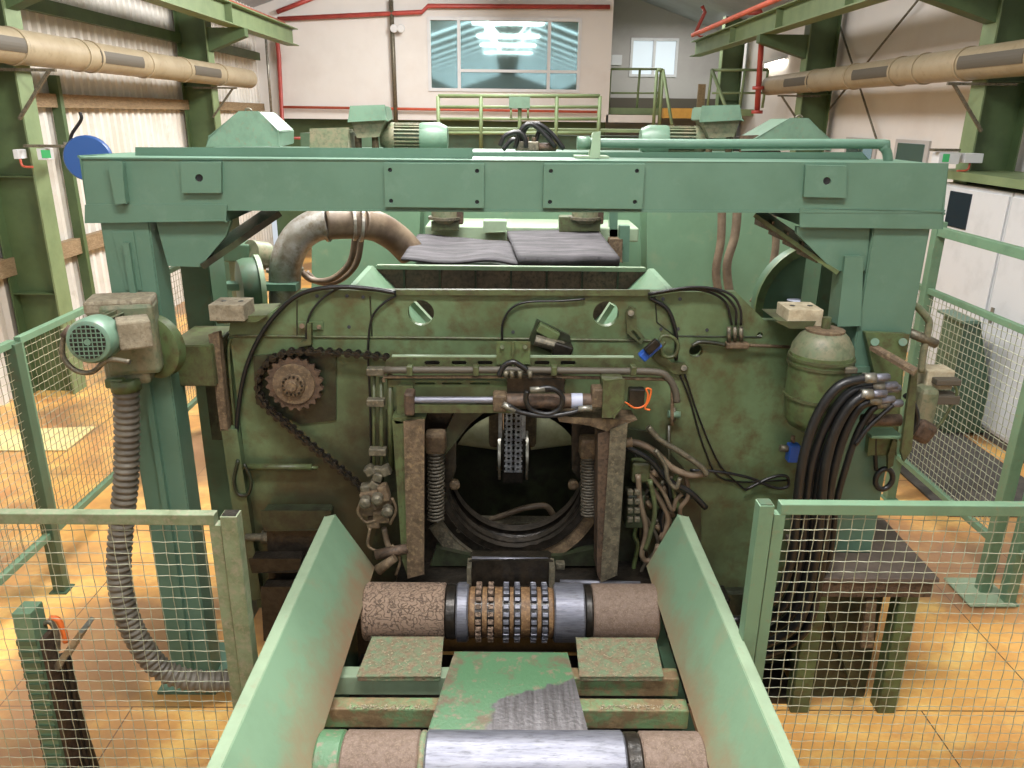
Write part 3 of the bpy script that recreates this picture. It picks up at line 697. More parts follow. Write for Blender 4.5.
MB().pp([(472, 153), (862, 153), (870, 161), (472, 161)], YL + .4, .1).build('top_plate', 'green', t, bev=.004)
# left leg, rear leg
def vleg(px0, px1, py, Y0, Y1, z0, z1, m='green', nm='leg', inset=None):
    x0 = at(px0, py, Y0).x; x1 = at(px1, py, Y0).x
    o = MB().box((x0, Y0, z0), (x1, Y1, z1)).build(nm, m, t, bev=.006)
    return x0, x1
zb = at(100, 221, YL).z
x0, x1 = vleg(117, 164, 330, YL, YL + .16, 0, zb)
MB().bar((x0 + .12, YL - .012, .1), (x0 + .12, YL - .012, zb - .1), .03, .03, up=(0, 1, 0)).build('leg_rib', 'green', t)
MB().box((x0 - .05, YL - .1, 0), (x1 + .05, YL + .35, .02)).build('base_plate', 'green', t)
x0r = at(202, 440, 4.35).x; x1r = at(229, 440, 4.35).x
MB().box((x0r, 4.35, 0), (x1r, 4.6, bb)).build('rear_leg', 'green_d', t, bev=.006)
MB().box((x1 - .05, YL + .1, at(180, 380, 4).z), (at(226, 350, 4.1).x, 4.3, at(190, 335, 4.1).z)).build('tie_beam', 'olive_l', t, bev=.005)
MB().bar((x0r + .1, 3.9, at(600, 214, 4).z - .06), (x0r + .1, 4.6, at(600, 214, 4).z - .06), .06, .1).build('tie', 'green_d', t)
zr2 = at(900, 227, YL).z; TBZ = at(850, 553, YL).z
xa, xb = vleg(846, 899, 400, YL, YL + .22, TBZ, zr2)
MB().box((xa + .0, 4.35, 0), (xa + .25, 4.6, zr2)).build('rear_leg', 'green_d', t, bev=.006)
# gussets
MB().pp([(156, 222), (231, 221), (226, 236), (200, 267), (168, 266)], YL + .02, .03).build('gusset', 'green', t)
MB().pp([(797, 227), (870, 228), (866, 271), (834, 271), (797, 234)], YL + .02, .03).build('gusset', 'green', t)
# slanted braces underneath
a = at(200, 262, YL + .14); c = at(276, 210, YL + .3)
MB().bar(a, c, .3, .03, up=(0, 0, 1)).build('brace_plate', 'olive_d', t)  # left brace coloured dark all over for its shaded underside
a = at(838, 268, YL + .14); c = at(757, 212, YL + .3)
MB().bar(a, c, .3, .02, up=(0, 0, 1)).build('brace_plate', 'olive_b', t)
b = MB()
for k in range(4): p = a.lerp(c, .35 + k * .18); b.box(p - Vector((.012, .14, .05)), p + Vector((.0, .14, .0)))
b.build('brace_rib', 'brown', t)
# welded pad plates on legs
MB().pp([(846, 257), (863, 257), (861, 326), (838, 326)], YL - .015, .14).build('pad_plate', 'green', t, bev=.003)
MB().pp([(112, 232), (133, 232), (142, 290), (126, 290)], YL - .006, .01).build('pad_plate', 'green', t)
# handrail pipe on beam
t2 = thing('beam_pipe', 'green pipe running along the top of the beam to its right elbow', 'pipe', at(600, 158, YL + .3))
Yq = YL + .3
MB().sweep(cr([at(580, 143, Yq), at(700, 144, Yq), at(872, 144, Yq), at(883, 147, Yq), at(887, 153, Yq), at(888, 162, Yq)], 6), .024, 12).build('pipe_run', 'green', t2)
MB().pp([(594, 133), (600, 132), (600, 158), (590, 158)], Yq - .05, .12).build('bracket', 'green_l', t2, bev=.004)
MB().cyl(at(577, 143, Yq), at(590, 143, Yq), .032, n=14).build('end_cap', 'teal', t2)
MB().box(at(575, 158, Yq - .04), at(606, 155, Yq + .1)).build('foot_plate', 'green_l', t2)

# ================================================================= DEBARKER
YF = 4.0
D = thing('debarking_machine', 'dark oily green debarking machine with round log opening', 'machine', (0, YF, 0))
OC = (517, 474); OR = 84
cc = at(*OC, YF); rr = (at(OC[0] + OR, OC[1], YF).x - cc.x)
def wc(cx, cz, Y, r, n=48): return [Vector((cx + r * math.cos(2 * math.pi * k / n), Y, cz + r * math.sin(2 * math.pi * k / n))) for k in range(n)]
def wpx(x, y, r, Y=YF, n=24):
    c = at(x, y, Y); return wc(c.x, c.z, Y, PX(r, Y), n)
outer = [at(x, y, YF) for x, y in ((300, 290), (736, 292), (764, 320), (858, 324), (826, 606), (262, 600), (229, 330), (231, 318), (264, 318))]
holes = [wc(cc.x, cc.z, YF, rr), wpx(421, 313, 13), wpx(606, 314, 13), wpx(760, 335, 3, n=12), wpx(696, 351, 7, n=14)]
MB().prism([outer] + holes, (0, .05, 0)).build('front_plate', 'olive', D)
# plate trims
MB().pp([(395, 290), (650, 290), (650, 296), (395, 295)], YF - .025, .02).build('top_strip', 'olive_l', D)
b = MB(); b.tube([at(x, y, YF) for x, y in ((236, 440), (229, 360), (231, 340), (240, 336), (330, 337), (450, 338), (600, 340), (660, 341))], .008, 6)
b.build('weld_seam', 'olive_l', D)
for pj in (((655, 296), (657, 322), (675, 336), (762, 337)), ((370, 296), (372, 336)), ((297, 300), (297, 336))): MB().sweep([at(x, y, YF - .002) for x, y in pj], .004, 5).build('plate_joint', 'olive_d', D)
b = MB()
for x, y in ((317, 296), (347, 296), (363, 297), (349, 327), (513, 332), (661, 329), (680, 299), (678, 329), (707, 330), (663, 299)): b.cyl(at(x, y, YF - .003), at(x, y, YF + .01), PX(1.8, YF), n=10)
b.build('bolt_hole', 'black', D)
MB().pp([(214, 318), (266, 316), (256, 322), (218, 323)], YF - .05, .3).build('ledge', 'olive_l', D, bev=.004)
MB().pp([(209, 335), (218, 333), (228, 430), (221, 430)], YF - .06, .06).build('edge_flange', 'brown', D, bev=.004)
MB().pp([(222, 430), (236, 430), (262, 600), (246, 600)], YF - .06, .08).build('edge_flange', 'olive', D, bev=.004)
MB().box(at(212, 440, YF + .1), at(229, 330, YF + .25)).build('side_box', 'olive_d', D)
MB().pp([(778, 322), (815, 322), (812, 328), (790, 328)], YF - .25, .28).build('ledge', 'olive_l', D, bev=.004)
# hopper behind
xa_, xb_ = at(347, 290, YF).x, at(676, 291, YF).x; zt_ = at(500, 290, YF).z + .0; yb_ = atz(500, 267, zt_).y
def hop(x_top, x_bot, sgn):
    b = MB(); p = [Vector((x_top, YF + .06, zt_)), Vector((x_top + sgn * .03, YF + .06, zt_)), Vector((x_bot, YF + .06, zt_ - .34)), Vector((x_bot - sgn * .03, YF + .06, zt_ - .36))]
    b.prism([p], (0, yb_ - YF - .06, 0)); return b
hop(xa_ + .0, xa_ + .36, 1).build('hopper_side', 'fence', D); hop(xb_ - .0, xb_ - .36, -1).build('hopper_side', 'fence', D)
MB().box((xa_ + .05, yb_, zt_ - .4), (xb_ - .05, yb_ + .04, zt_ - .0)).build('hopper_back', 'rust', D)
MB().box((xa_ + .05, yb_ - .01, zt_ - .02), (xb_ - .05, yb_ + .025, zt_ + .006)).build('hopper_rim', 'green_l', D, bev=.004)
for k in range(1, 8): x = xa_ + (xb_ - xa_) * k / 8; MB().box((x - .006, yb_ - .012, zt_ - .38), (x + .006, yb_, zt_ - .02)).build('hopper_rib', 'olive_d', D)
MB().box(at(688, 362, YF + .12), at(768, 325, YF + .14)).build('inner_panel', 'olive_d', D)
MB().bar(at(412, 302, YF + .3), at(446, 338, YF + .3), .05, .03).build('inner_bar', 'green_l', D)
MB().bar(at(612, 304, YF + .3), at(590, 338, YF + .3), .05, .03).build('inner_bar', 'green_l', D)
# top, sides and bottom shell
MB().box((outer[5].x - .05, YF + .05, .35), (outer[5].x + .1, 4.8, 2.05)).build('side_shell', 'olive', D)
MB().box((outer[4].x - .1, YF + .05, .35), (outer[4].x + .05, 4.8, 2.05)).build('side_shell', 'olive', D)
MB().box((outer[5].x, YF + .8, .3), (outer[4].x, YF + .85, 1.2)).build('rear_wall', 'olive_d', D)
# ring
MB().prof_closed([(0, rr + .02), (.0, rr * .9), (.05, rr * .82), (.0, rr * .79), (.07, rr * .79), (.07, rr + .02)], cc + Vector((0, .02, 0)), (0, 1, 0), 64).build('rotor_ring', 'dark', D, smooth=40)
MB().ring(cc + Vector((0, -.03, 0)), (0, 1, 0), rr * 1.03, rr * .93, .05, 64).build('ring_flange', 'dark', D, smooth=40)
for k in range(9, 16):
    a = 2 * math.pi * k / 16; b = MB(); hexbolt(b, cc + Vector((math.cos(a) * rr * .98, -.05, math.sin(a) * rr * .98)), (0, -1, 0), .016, .014); b.build('flange_bolt', 'steel_d', D)
def arc(cx, cy, r_, a0, a1, n=20): return [(cx + r_ * math.cos(R(a0 + (a1 - a0) * k / n)), cy + r_ * math.sin(R(a0 + (a1 - a0) * k / n))) for k in range(n + 1)]
# dark face around the opening, open in the middle
face = [(424, 412), (424, 588), (604, 588), (606, 412), (572, 412), (572, 470)] + arc(516, 474, 68, 10, 170, 24) + [(456, 470), (456, 412)]
MB().pp(face, YF - .06, .05).build('ring_face', 'dark', D)
MB().pp(arc(516, 474, 92, 14, 84) + arc(516, 474, 80, 84, 14), YF - .09, .03).build('face_crescent', 'brown', D, bev=.004)  # tan crescent paints the highlight low on the ring's right
MB().pp(arc(516, 474, 80, 8, 172, 30) + arc(516, 474, 73, 172, 8, 30), YF - .1, .05).build('face_lip', 'dark', D, bev=.004)
MB().pp(arc(516, 478, 100, 92, 150) + arc(516, 478, 86, 150, 92), YF - .085, .03).build('face_crescent', 'steel_d', D, bev=.004)
MB().pp([(456, 412), (484, 412), (470, 424), (440, 462), (430, 462), (446, 430)], YF - .1, .05).build('upper_guard', 'olive_d', D, bev=.004)
MB().pp([(622, 428), (650, 432), (690, 475), (686, 604), (612, 604)], YF - .03, .02).build('oily_backing', 'olive_d', D)
MB().pp([(386, 410), (404, 410), (412, 594), (372, 594), (372, 545), (384, 500)], YF - .03, .02).build('oily_backing', 'olive_d', D)
# interior: pale drums standing in for the lit inner wall, chain arm and hose
for x0_, x1_ in ((452, 497), (531, 580)):
    e0, e1 = (.13, .17) if x0_ < 500 else (.17, .13)
    MB().cyl(at(x0_, 424, 4.75), at(x1_, 424, 4.75), e0, e1, n=28).build('lit_wall_drum', 'pale', D, smooth=30)
ca = at(512, 415, 4.45)
b = MB(); b.ob(at(496, 424, 4.62), (.09, .16, .28), bev=.03); b.ob(at(530, 424, 4.62), (.08, .16, .28), bev=.03); b.build('chain_arm', 'brown', D)
wc_ = at(513, 455, 4.5)
for dx in (-.085, .085): MB().ring(wc_ + Vector((dx - .008, 0, 0)), (1, 0, 0), .155, .12, .016, 32).build('chain_wheel', 'steel', D, smooth=30)
MB().cyl(wc_ - Vector((.1, 0, 0)), wc_ + Vector((.1, 0, 0)), .1, n=20).build('wheel_hub', 'dark', D)
for dx in (-.07, .07): MB().box(at(512, 438, 4.32) + Vector((dx - .012, -.01, 0)), at(512, 405, 4.32) + Vector((dx + .012, .02, 0))).build('guide_strip', 'zinc', D)
b = MB()
for j in (-.028, .028):
    for k in range(13):
        z = at(512, 405, 4.32).z - k * .035; y = 4.32 if z > wc_.z else 4.5 - math.sqrt(max(.18 ** 2 - (wc_.z - z) ** 2, .0004)) - .0
        b.ring((wc_.x + j, y, z), (0, 1, .2 if z < wc_.z else 0), .021, .011, .014, 8)
        b.cyl((wc_.x + j - .026, y + .01, z - .0175), (wc_.x + j + .026, y + .01, z - .0175), .007, n=6)
b.build('feed_chain', 'zinc', D)
MB().box((wc_.x - .062, 4.345, wc_.z - .12), (wc_.x + .062, 4.5, at(512, 398, 4.32).z)).build('chain_backing', 'dark', D)
MB().tube([at(x, y, 4.45) for x, y in ((490, 520), (507, 514), (525, 508), (545, 506), (553, 514))], .02).build('inner_hose', 'hosebr', D)
MB().box(at(470, 523, 4.4), at(560, 517, 4.5)).build('inner_rail', 'steel_d', D)
for x in (455, 573): MB().prof([(0, .027), (.03, .03), (.04, .015)], at(x, 483, YF - .06), (0, -1, 0), 14).build('knife_pivot', 'brown', D, smooth=30)
# base under ring
b = MB().box(at(395, 590, 3.72), at(650, 560, 3.98), bev=.01); b.build('base_beam', 'dark', D)
b = MB(); b.pp([(430, 566), (436, 548), (470, 556), (560, 556), (600, 548), (606, 566)], YF - .12, .1); b.build('base_plate', 'olive_d', D)
MB().pp([(470, 562), (552, 562), (552, 586), (468, 586)], 3.56, .12).build('roller_guard', 'dark', D, bev=.008)
MB().cyl(at(472, 559, 3.6), at(548, 560, 3.6), .014, n=10).build('guard_rod', 'chrome', D)
for x in (469, 551): MB().box(at(x - 2, 588, 3.5), at(x + 3, 558, 3.6)).build('guard_side', 'steel_d', D)
MB().cyl(at(560, 582, 3.66), at(640, 584, 3.66), .015, n=10).build('shaft', 'chrome', D)
MB().ob(at(560, 565, 3.7), (.05, .04, .04), bev=.005).build('bearing_block', 'steel_d', D)
# lower left ledges and base
for (x0, y0, x1, y1, Yx, m) in ((262, 512, 330, 530, 3.88, 'olive_d'), (268, 530, 336, 600, 3.9, 'dark'), (250, 560, 300, 572, 3.8, 'dark'), (262, 588, 320, 640, 3.75, 'dark'), (640, 500, 700, 600, 3.93, 'olive_d')):
    MB().pp([(x0, y0), (x1, y0), (x1, y1), (x0 + 3, y1)], Yx, .1).build('base_block', m, D, bev=.008)
MB().box((outer[5].x, YF - .02, 0), (-.75, YF + .7, .42)).build('machine_foot', 'dark', D)
MB().box((.8, YF - .02, 0), (outer[4].x, YF + .7, .42)).build('machine_foot', 'dark', D)
MB().box((-.75, YF + .1, 0), (.8, YF + .6, .3)).build('machine_foot', 'dark', D)
b = MB(); b.cyl(at(243, 467, YF - .04), at(312, 467, YF - .04), .018, n=10); b.cyl(at(300, 467, YF - .04), at(318, 468, YF - .04), .01, n=8); b.build('brass_rod', 'olive_l', D)
b = MB(); b.tube([at(x, y, YF - .07) for x, y in ((238, 460), (234, 480), (238, 494), (248, 494), (251, 480), (244, 464))], .01); b.build('wire_loop', 'olive_d', D)
b = MB(); b.cyl(at(246, 537, YF - .06), at(288, 538, YF - .06), .022, n=12); b.cyl(at(262, 536, YF - .06), at(272, 537, YF - .06), .04, n=6); b.build('clamp_bolt', 'steel_d', D)

# sprocket and chain
sc = at(294, 384, YF - .07); sr = PX(29, YF)
prof = []
n = 20
for k in range(n):
    for f, r_ in ((0, .89), (.28, .99), (.38, 1.01), (.5, .99), (.78, .89)):
        a = 2 * math.pi * (k + f) / n; prof.append(Vector((sc.x + math.cos(a) * sr * r_, sc.y, sc.z + math.sin(a) * sr * r_)))
sp_o = MB().prism([prof], (0, .035, 0)).build('sprocket', 'rust', D)
MB().prof([(0, sr * .74), (.012, sr * .72), (.014, sr * .42), (.03, sr * .4), (.034, sr * .18), (.05, sr * .16)], sc, (0, -1, 0), 36).build('hub', 'brown', sp_o, smooth=35)
b = MB()
for k in range(14): a = 2 * math.pi * k / 14; hexbolt(b, sc + Vector((math.cos(a) * sr * .33, -.03, math.sin(a) * sr * .33)), (0, -1, 0), .007, .008)
b.build('hub_bolt', 'dark', sp_o)
MB().pp([(253, 356), (300, 352), (336, 356), (336, 420), (300, 424), (256, 404)], YF - .012, .01).build('sprocket_recess_shade', 'olive_d', D)  # dark sheet painting the shadowed recess around the sprocket
def chain(px, Y, nm='drive_chain', pitch=.05, w=.045, m='dark'):
    pts = cr([at(x, y, Y) for x, y in px], 12); acc = [pts[0]]; d = 0
    out = [pts[0]]
    for a, c in zip(pts, pts[1:]):
        L = (c - a).length; pos = 0
        while d + (L - pos) >= pitch:
            pos += pitch - d; out.append(a.lerp(c, pos / L)); d = 0
        d += L - pos
    b = MB()
    for i in range(len(out) - 1):
        a, c = out[i], out[i + 1]; o = .0 if i % 2 else .008
        for s_ in (-1, 1):
            off = Vector((0, s_ * (w / 2 - o), 0))
            b.bar(a + off, c + off, .026, .006, up=(0, 1, 0) if 0 else (0, 0, 1))
            for q in (a, c): b.cyl(q + off - Vector((0, .0028, 0)), q + off + Vector((0, .0028, 0)), .019, n=10)
        b.cyl(a - Vector((0, w / 2 + .006, 0)), a + Vector((0, w / 2 + .006, 0)), .008, n=8)
        b.cyl(a - Vector((0, w / 2 - .01, 0)), a + Vector((0, w / 2 - .01, 0)), .013, n=8)
    return b.build(nm, m, D)
chain([(386, 357), (345, 353), (306, 351), (284, 353), (268, 362), (259, 378), (260, 396), (270, 410), (290, 427), (312, 446), (340, 469), (366, 491)], YF - .055)
MB().pp([(298, 322), (323, 322), (323, 330), (299, 330)], YF - .01, .01).build('tensioner_plate', 'olive', D)
MB().pp([(307, 324), (311, 324), (311, 345), (300, 347), (300, 342), (307, 340)], YF - .05, .04).build('tensioner_arm', 'olive_l', D)
b = MB(); b.cyl(at(302, 326, YF - .03), at(302, 326, YF), .014, n=10); b.cyl(at(319, 327, YF - .03), at(319, 327, YF), .012, n=10); b.build('tensioner_bolt', 'brown', D)

# cables lying on the plate
cab = [([(237, 520), (236, 440), (243, 380), (258, 340), (280, 310), (303, 293), (335, 287), (372, 289), (396, 293)], .012, YF - .03),
       ([(306, 345), (308, 320), (318, 303), (335, 290), (352, 287)], .006, YF - .02),
       ([(371, 470), (370, 400), (368, 350), (372, 318), (384, 303), (396, 296)], .006, YF - .02),
       ([(502, 340), (503, 322), (512, 308), (528, 302), (560, 301), (585, 299)], .006, YF - .02),
       ([(650, 298), (668, 310), (676, 335), (676, 360)], .011, YF - .02),
       ([(648, 295), (680, 290), (705, 291), (725, 302), (732, 325)], .007, YF - .02),
       ([(648, 294), (690, 288), (720, 293), (735, 308), (736, 325)], .007, YF - .04),
       ([(648, 294), (695, 287), (728, 293), (740, 308), (741, 325)], .007, YF - .06),
       ([(680, 375), (690, 400), (705, 450), (725, 480), (790, 480)], .005, YF - .01),
       ([(684, 372), (700, 420), (720, 465), (745, 490)], .005, YF - .01)]
for pts, r_, Yc in cab: MB().tube([at(x, y, Yc) for x, y in pts], r_).build('plate_cable', 'black', D)
# terminal block right
MB().ob(at(737, 345, YF - .04), (.12, .05, .03), bev=.006).build('terminal_block', 'brown', D)
for x in (729, 735, 741): MB().cyl(at(x, 341, YF - .04), at(x, 327, YF - .04), .012, n=10).build('fitting', 'steel_d', D)
MB().tube([at(x, y, YF - .03) for x, y in ((692, 346), (700, 342), (715, 343), (725, 345))], .012).build('plate_cable', 'olive_d', D)
MB().cyl(at(745, 345, YF - .04), at(790, 347, YF - .04), .009, n=8).build('fitting', 'brown', D)

# clamp carriage in front of the opening
YC = 3.74
K = thing('clamp_carriage', 'horizontal hydraulic clamp carriage above the log opening', 'clamp', at(510, 420, YC))
def slot(cx, cy, w_, h_, Y):
    return [(cx - w_ / 2, cy - h_ / 2), (cx + w_ / 2, cy - h_ / 2), (cx + w_ / 2 + 1.5, cy), (cx + w_ / 2, cy + h_ / 2), (cx - w_ / 2, cy + h_ / 2), (cx - w_ / 2 - 1.5, cy)]
MB().pp([(392, 357), (634, 358), (641, 362), (642, 370), (384, 369), (386, 361)], YC, .02, [slot(x, 363, 13, 4.4, YC) for x in (432, 459, 485, 542, 568)]).build('slotted_rail', 'olive_l', K)
MB().pp([(390, 359), (636, 360), (636, 368), (390, 367)], YC + .03, .02).build('slot_dark_strip', 'dark', K)  # dark strip added so the slots look shaded inside
MB().pp([(392, 355.5), (634, 356.5), (634, 358), (392, 357)], YC, .018).build('rail_highlight', 'green_l', K)  # pale strip paints the thin highlight along the rail's top edge
MB().pp([(497, 342), (530, 342), (530, 364), (497, 364)], YC - .02, .02).build('centre_bracket', 'olive_b', K, bev=.003)
MB().pp([(512, 343), (514, 343), (514, 368), (512, 368)], YC - .04, .03).build('bracket_rib', 'olive_l', K)
for x, y in ((502, 347), (525, 347)): MB().cyl(at(x, y, YC - .035), at(x, y, YC - .02), .012, n=6).build('bolt', 'olive_l', K)
MB().sweep(cr([at(x, y, YC - .05) for x, y in ((384, 370), (450, 370), (520, 370), (600, 371), (655, 372), (668, 378), (675, 390), (677, 402))], 6), .018, 12).build('upper_pipe', 'grille', K)
MB().sweep(cr([at(x, y, YC - .04) for x, y in ((384, 382), (384, 378), (390, 377), (450, 377), (550, 377), (655, 379), (668, 380), (672, 385), (672, 425))], 5), .009, 8).build('lower_pipe', 'brown', K)
for x in (410, 476, 554, 633): MB().ob(at(x, 370, YC - .05), (.03, .05, .05), bev=.005).build('pipe_clamp', 'olive_l', K)
MB().pp([(388, 380), (566, 381), (566, 387), (388, 387)], YC - .02, .06, [slot(x, 383.5, 18, 2, YC) for x in (425, 452, 480)]).build('channel', 'olive_b', K)
MB().pp([(397, 387), (412, 387), (413, 422), (398, 424)], YC - .06, .08).build('end_bracket', 'olive_l', K, bev=.004)
MB().ob(at(410, 402, YC - .1), (.05, .09, .12), bev=.012).build('rod_clevis', 'rust', K)
MB().cyl(at(413, 400, YC - .1), at(494, 400, YC - .1), .017, n=16).build('piston_rod', 'chrome', K, smooth=30)
MB().ob(at(500, 401, YC - .1), (.07, .09, .09), bev=.012).build('cylinder_gland', 'brown', K)
MB().cyl(at(500, 401, YC - .1), at(592, 401, YC - .1), .038, n=22).build('cylinder_barrel', 'rust', K, smooth=30)
MB().cyl(at(571, 401, YC - .1), at(582, 401, YC - .1), .0395, n=22).build('white_band', 'wht', K, smooth=30)
MB().ob(at(597, 396, YC - .1), (.06, .09, .1), bev=.01).build('cylinder_cap', 'brown', K)
MB().pp([(603, 380), (624, 380), (624, 405), (614, 417), (603, 417)], YC - .16, .14).build('end_block', 'olive_l', K, bev=.006)
MB().pp([(405, 405), (520, 406), (520, 413), (405, 413)], YC - .12, .02).build('guide_angle', 'olive_l', K)
MB().pp([(508, 379), (564, 380), (564, 392), (508, 392)], YC - .08, .1).build('valve_body', 'dark', K, bev=.005)
for x in (506, 512, 520, 530): MB().cyl(at(x, 378, YC - .12), at(x, 371, YC - .12), .012, n=8).build('fitting', 'steel_d', K)
MB().tube([at(x, y, YC - .11) for x, y in ((499, 376), (504, 366), (513, 362), (521, 366), (527, 370))], .014).build('short_hose', 'black', K)
for i, pts in enumerate(([(532, 390), (550, 388), (562, 396), (560, 408), (548, 414), (532, 410), (526, 400), (527, 391)], [(508, 405), (520, 412), (545, 416), (570, 413), (583, 409)])):
    MB().tube([at(x, y, YC - .16) for x, y in pts], .013).build('short_hose', 'black', K)
for a, c in (((530, 390), (545, 389)), ((578, 409), (592, 408)), ((503, 404), (515, 411))): MB().cyl(at(*a, YC - .16), at(*c, YC - .16), .016, n=8).build('fitting', 'steel', K)
# wires at the right
MB().tube([at(x, y, YC - .05) for x, y in ((625, 402), (635, 408), (645, 405), (648, 395), (646, 389), (651, 390), (649, 400), (645, 408), (650, 410))], .005).build('orange_wire', 'orange', K)
MB().ob(at(636, 397, YC - .02), (.08, .05, .1), bev=.006).build('wire_box', 'dark', K)
# vertical rods at the left
for x0, y0, x1, y1, r_, m in ((374, 372, 374, 480, .009, 'olive_l'), (381, 378, 382, 484, .012, 'olive_l'), (390, 372, 391, 470, .016, 'olive_l')):
    MB().cyl(at(x0, y0, YC), at(x1, y1, YC), r_, n=10).build('vertical_rod', m, K)
for x, y in ((376, 371), (376, 402), (378, 451), (380, 470)): MB().ob(at(x, y, YC - .02), (.09, .05, .04), bev=.006).build('rod_clamp', 'steel_d', K)
# right slide plates
MB().pp([(558, 417), (636, 420), (608, 431), (590, 425), (560, 421)], YC - .1, .15).build('slide_plate', 'brown', K, bev=.004)

# valve cluster
V = thing('valve_cluster', 'grimy brown cluster of valves and linkages left of the opening', 'valve', at(376, 530, YC - .05))
for x, y, sx, sz in ((372, 494, .12, .05), (378, 502, .14, .06), (369, 508, .1, .07), (382, 515, .09, .07), (374, 522, .07, .05), (384, 492, .05, .09)):
    MB().ob(at(x, y, YC - .06 + random.random() * .04), (sx, .07, sz), Matrix.Rotation(random.uniform(-.3, .3), 3, 'Y'), bev=.01).build('valve_block', 'brown', V)
for x, y in ((366, 500), (378, 497), (388, 509)): MB().prof([(0, .03), (.04, .03), (.05, .015)], at(x, y, YC - .1), (0, -1, 0), 12).build('knob', 'steel_d', V, smooth=30)
for x, y in ((370, 470), (378, 476), (386, 470), (374, 484), (366, 488)): MB().ob(at(x, y, YC - .03), (.05, .06, .05), Matrix.Rotation(x * .3, 3, 'Y'), bev=.008).build('valve_block', 'steel_d' if x % 4 else 'brown', V)
for pts in (((362, 500), (358, 512), (366, 522), (376, 520)), ((392, 498), (396, 510), (390, 524)), ((370, 528), (368, 545), (378, 552)), ((392, 545), (400, 560), (396, 575))): MB().tube([at(x, y, YC - .09) for x, y in pts], .008).build('pipe', 'brown', V)
MB().tube([at(x, y, YC - .05) for x, y in ((384, 528), (388, 545), (396, 552), (406, 546))], .016).build('pipe', 'hosebr', V)
MB().cyl(at(376, 555, YC - .1), at(408, 548, YC - .1), .028, n=12).build('actuator', 'rust', V); MB().cyl(at(378, 570, YC - .15), at(395, 558, YC - .15), .03, .02, n=12).build('actuator', 'brown', V)

# upright posts beside the opening
for nm, fpx, spx, capx in (('left', ((404, 422), (424, 420), (424, 574), (408, 578)), ((392, 420), (404, 422), (408, 578), (402, 560)), None), ('right', ((611, 430), (627, 424), (617, 575), (601, 582)), ((598, 434), (611, 430), (601, 582), (597, 574)), 1)):
    t = thing('guide_post', 'rust brown steel guide post %s of the log opening' % nm, 'post', at(sum(p[0] for p in fpx) / 4, 580, 3.65), 'guide posts beside the opening')
    MB().pp(fpx, 3.62, .03).build('front_flange', 'brown' if nm == 'left' else 'steel_d', t, bev=.003)
    MB().pp(spx, 3.64, .16).build('side_web', 'olive_l' if nm == 'left' else 'rust', t)
    if nm == 'left': MB().pp([(fpx[0][0] - 12, fpx[0][1] - 4), (fpx[1][0] + 2, fpx[1][1] - 3), (fpx[1][0], fpx[1][1] + 1), (fpx[0][0] - 8, fpx[0][1] + 2)], 3.64, .2).build('cap', 'olive_l', t)
# coil springs
for nm, x, y0, y1 in (('left', 436, 450, 520), ('right', 589, 455, 515)):
    t = thing('coil_spring', 'dirty coil spring with rusty clamp at the %s of the opening' % nm, 'spring', at(x, y1, YC + .1), 'coil springs beside the opening')
    a = at(x, y1, YC + .1); c = at(x, y0, YC + .1); n = 150
    MB().sweep([a.lerp(c, k / n) + Vector((math.cos(k * .85) * .042, math.sin(k * .85) * .042, 0)) for k in range(n + 1)], .008, 6).build('coil', 'grille', t)
    MB().cyl(a, c, .03, n=12).build('core', 'rust' if nm == 'left' else 'steel_d', t)
    MB().ob(c + Vector((0, 0, .05)), (.11, .1, .12), bev=.02).build('clamp', 'brown', t)
MB_ = None

# ---- right-hand fittings on the plate
t = thing('bracket_motor', 'tilted green bracket with small cylinder on the upper front plate', 'bracket', at(550, 345, YF - .05))
MB().prism([[at(x, y, YF - .03) for x, y in ((537, 320), (570, 336), (573, 352), (558, 356), (528, 343))]], (0, .03, 0)).build('bracket_plate', 'olive_d', t)
MB().cyl(at(535, 340, YF - .08), at(563, 347, YF - .08), .03, n=12).build('cylinder', 'steel_d', t, smooth=30)
MB().ob(at(562, 350, YF - .08), (.1, .08, .08), Matrix.Rotation(.3, 3, 'Y'), bev=.01).build('end_piece', 'dark', t)
MB().ob(at(548, 332, YF - .06), (.12, .05, .05), Matrix.Rotation(.5, 3, 'Y'), bev=.006).build('upper_piece', 'olive_b', t)
t = thing('link_arm', 'slotted olive link arm bolted to the upper right of the plate', 'linkage', at(655, 375, YF - .03))
MB().prism([[at(x, y, YF - .03) for x, y in ((626, 312), (630, 307), (636, 309), (637, 328), (645, 338), (641, 345), (627, 333))], [at(x, y, YF - .03) for x, y in ((631, 331), (634, 330), (641, 339), (639, 341))]], (0, .02, 0)).build('upper_arm', 'olive_l', t)
MB().prism([[at(x, y, YF - .03) for x, y in ((658, 350), (672, 363), (685, 363), (689, 368), (687, 374), (674, 374), (652, 358))]], (0, .02, 0)).build('lower_arm', 'olive_l', t)
for x, y in ((631, 313), (684, 368)): MB().cyl(at(x, y, YF - .05), at(x, y, YF - .02), .016, n=12).build('pivot_bolt', 'steel_d', t)
t = thing('proximity_sensor', 'blue and black sensor with curled cable on the upper right plate', 'sensor', at(650, 360, YF - .08))
MB().bar(at(641, 358, YF - .09), at(659, 342, YF - .09), .05, .05, bev=.008).build('sensor_body', 'blue_s', t)
MB().bar(at(646, 352, YF - .125), at(658, 341, YF - .125), .03, .045, bev=.006).build('sensor_face', 'dark', t)
MB().tube([at(x, y, YF - .07) for x, y in ((659, 341), (663, 336), (672, 337), (678, 345), (674, 356), (664, 356), (661, 348), (665, 342))], .01).build('cable', 'olive_l', t)
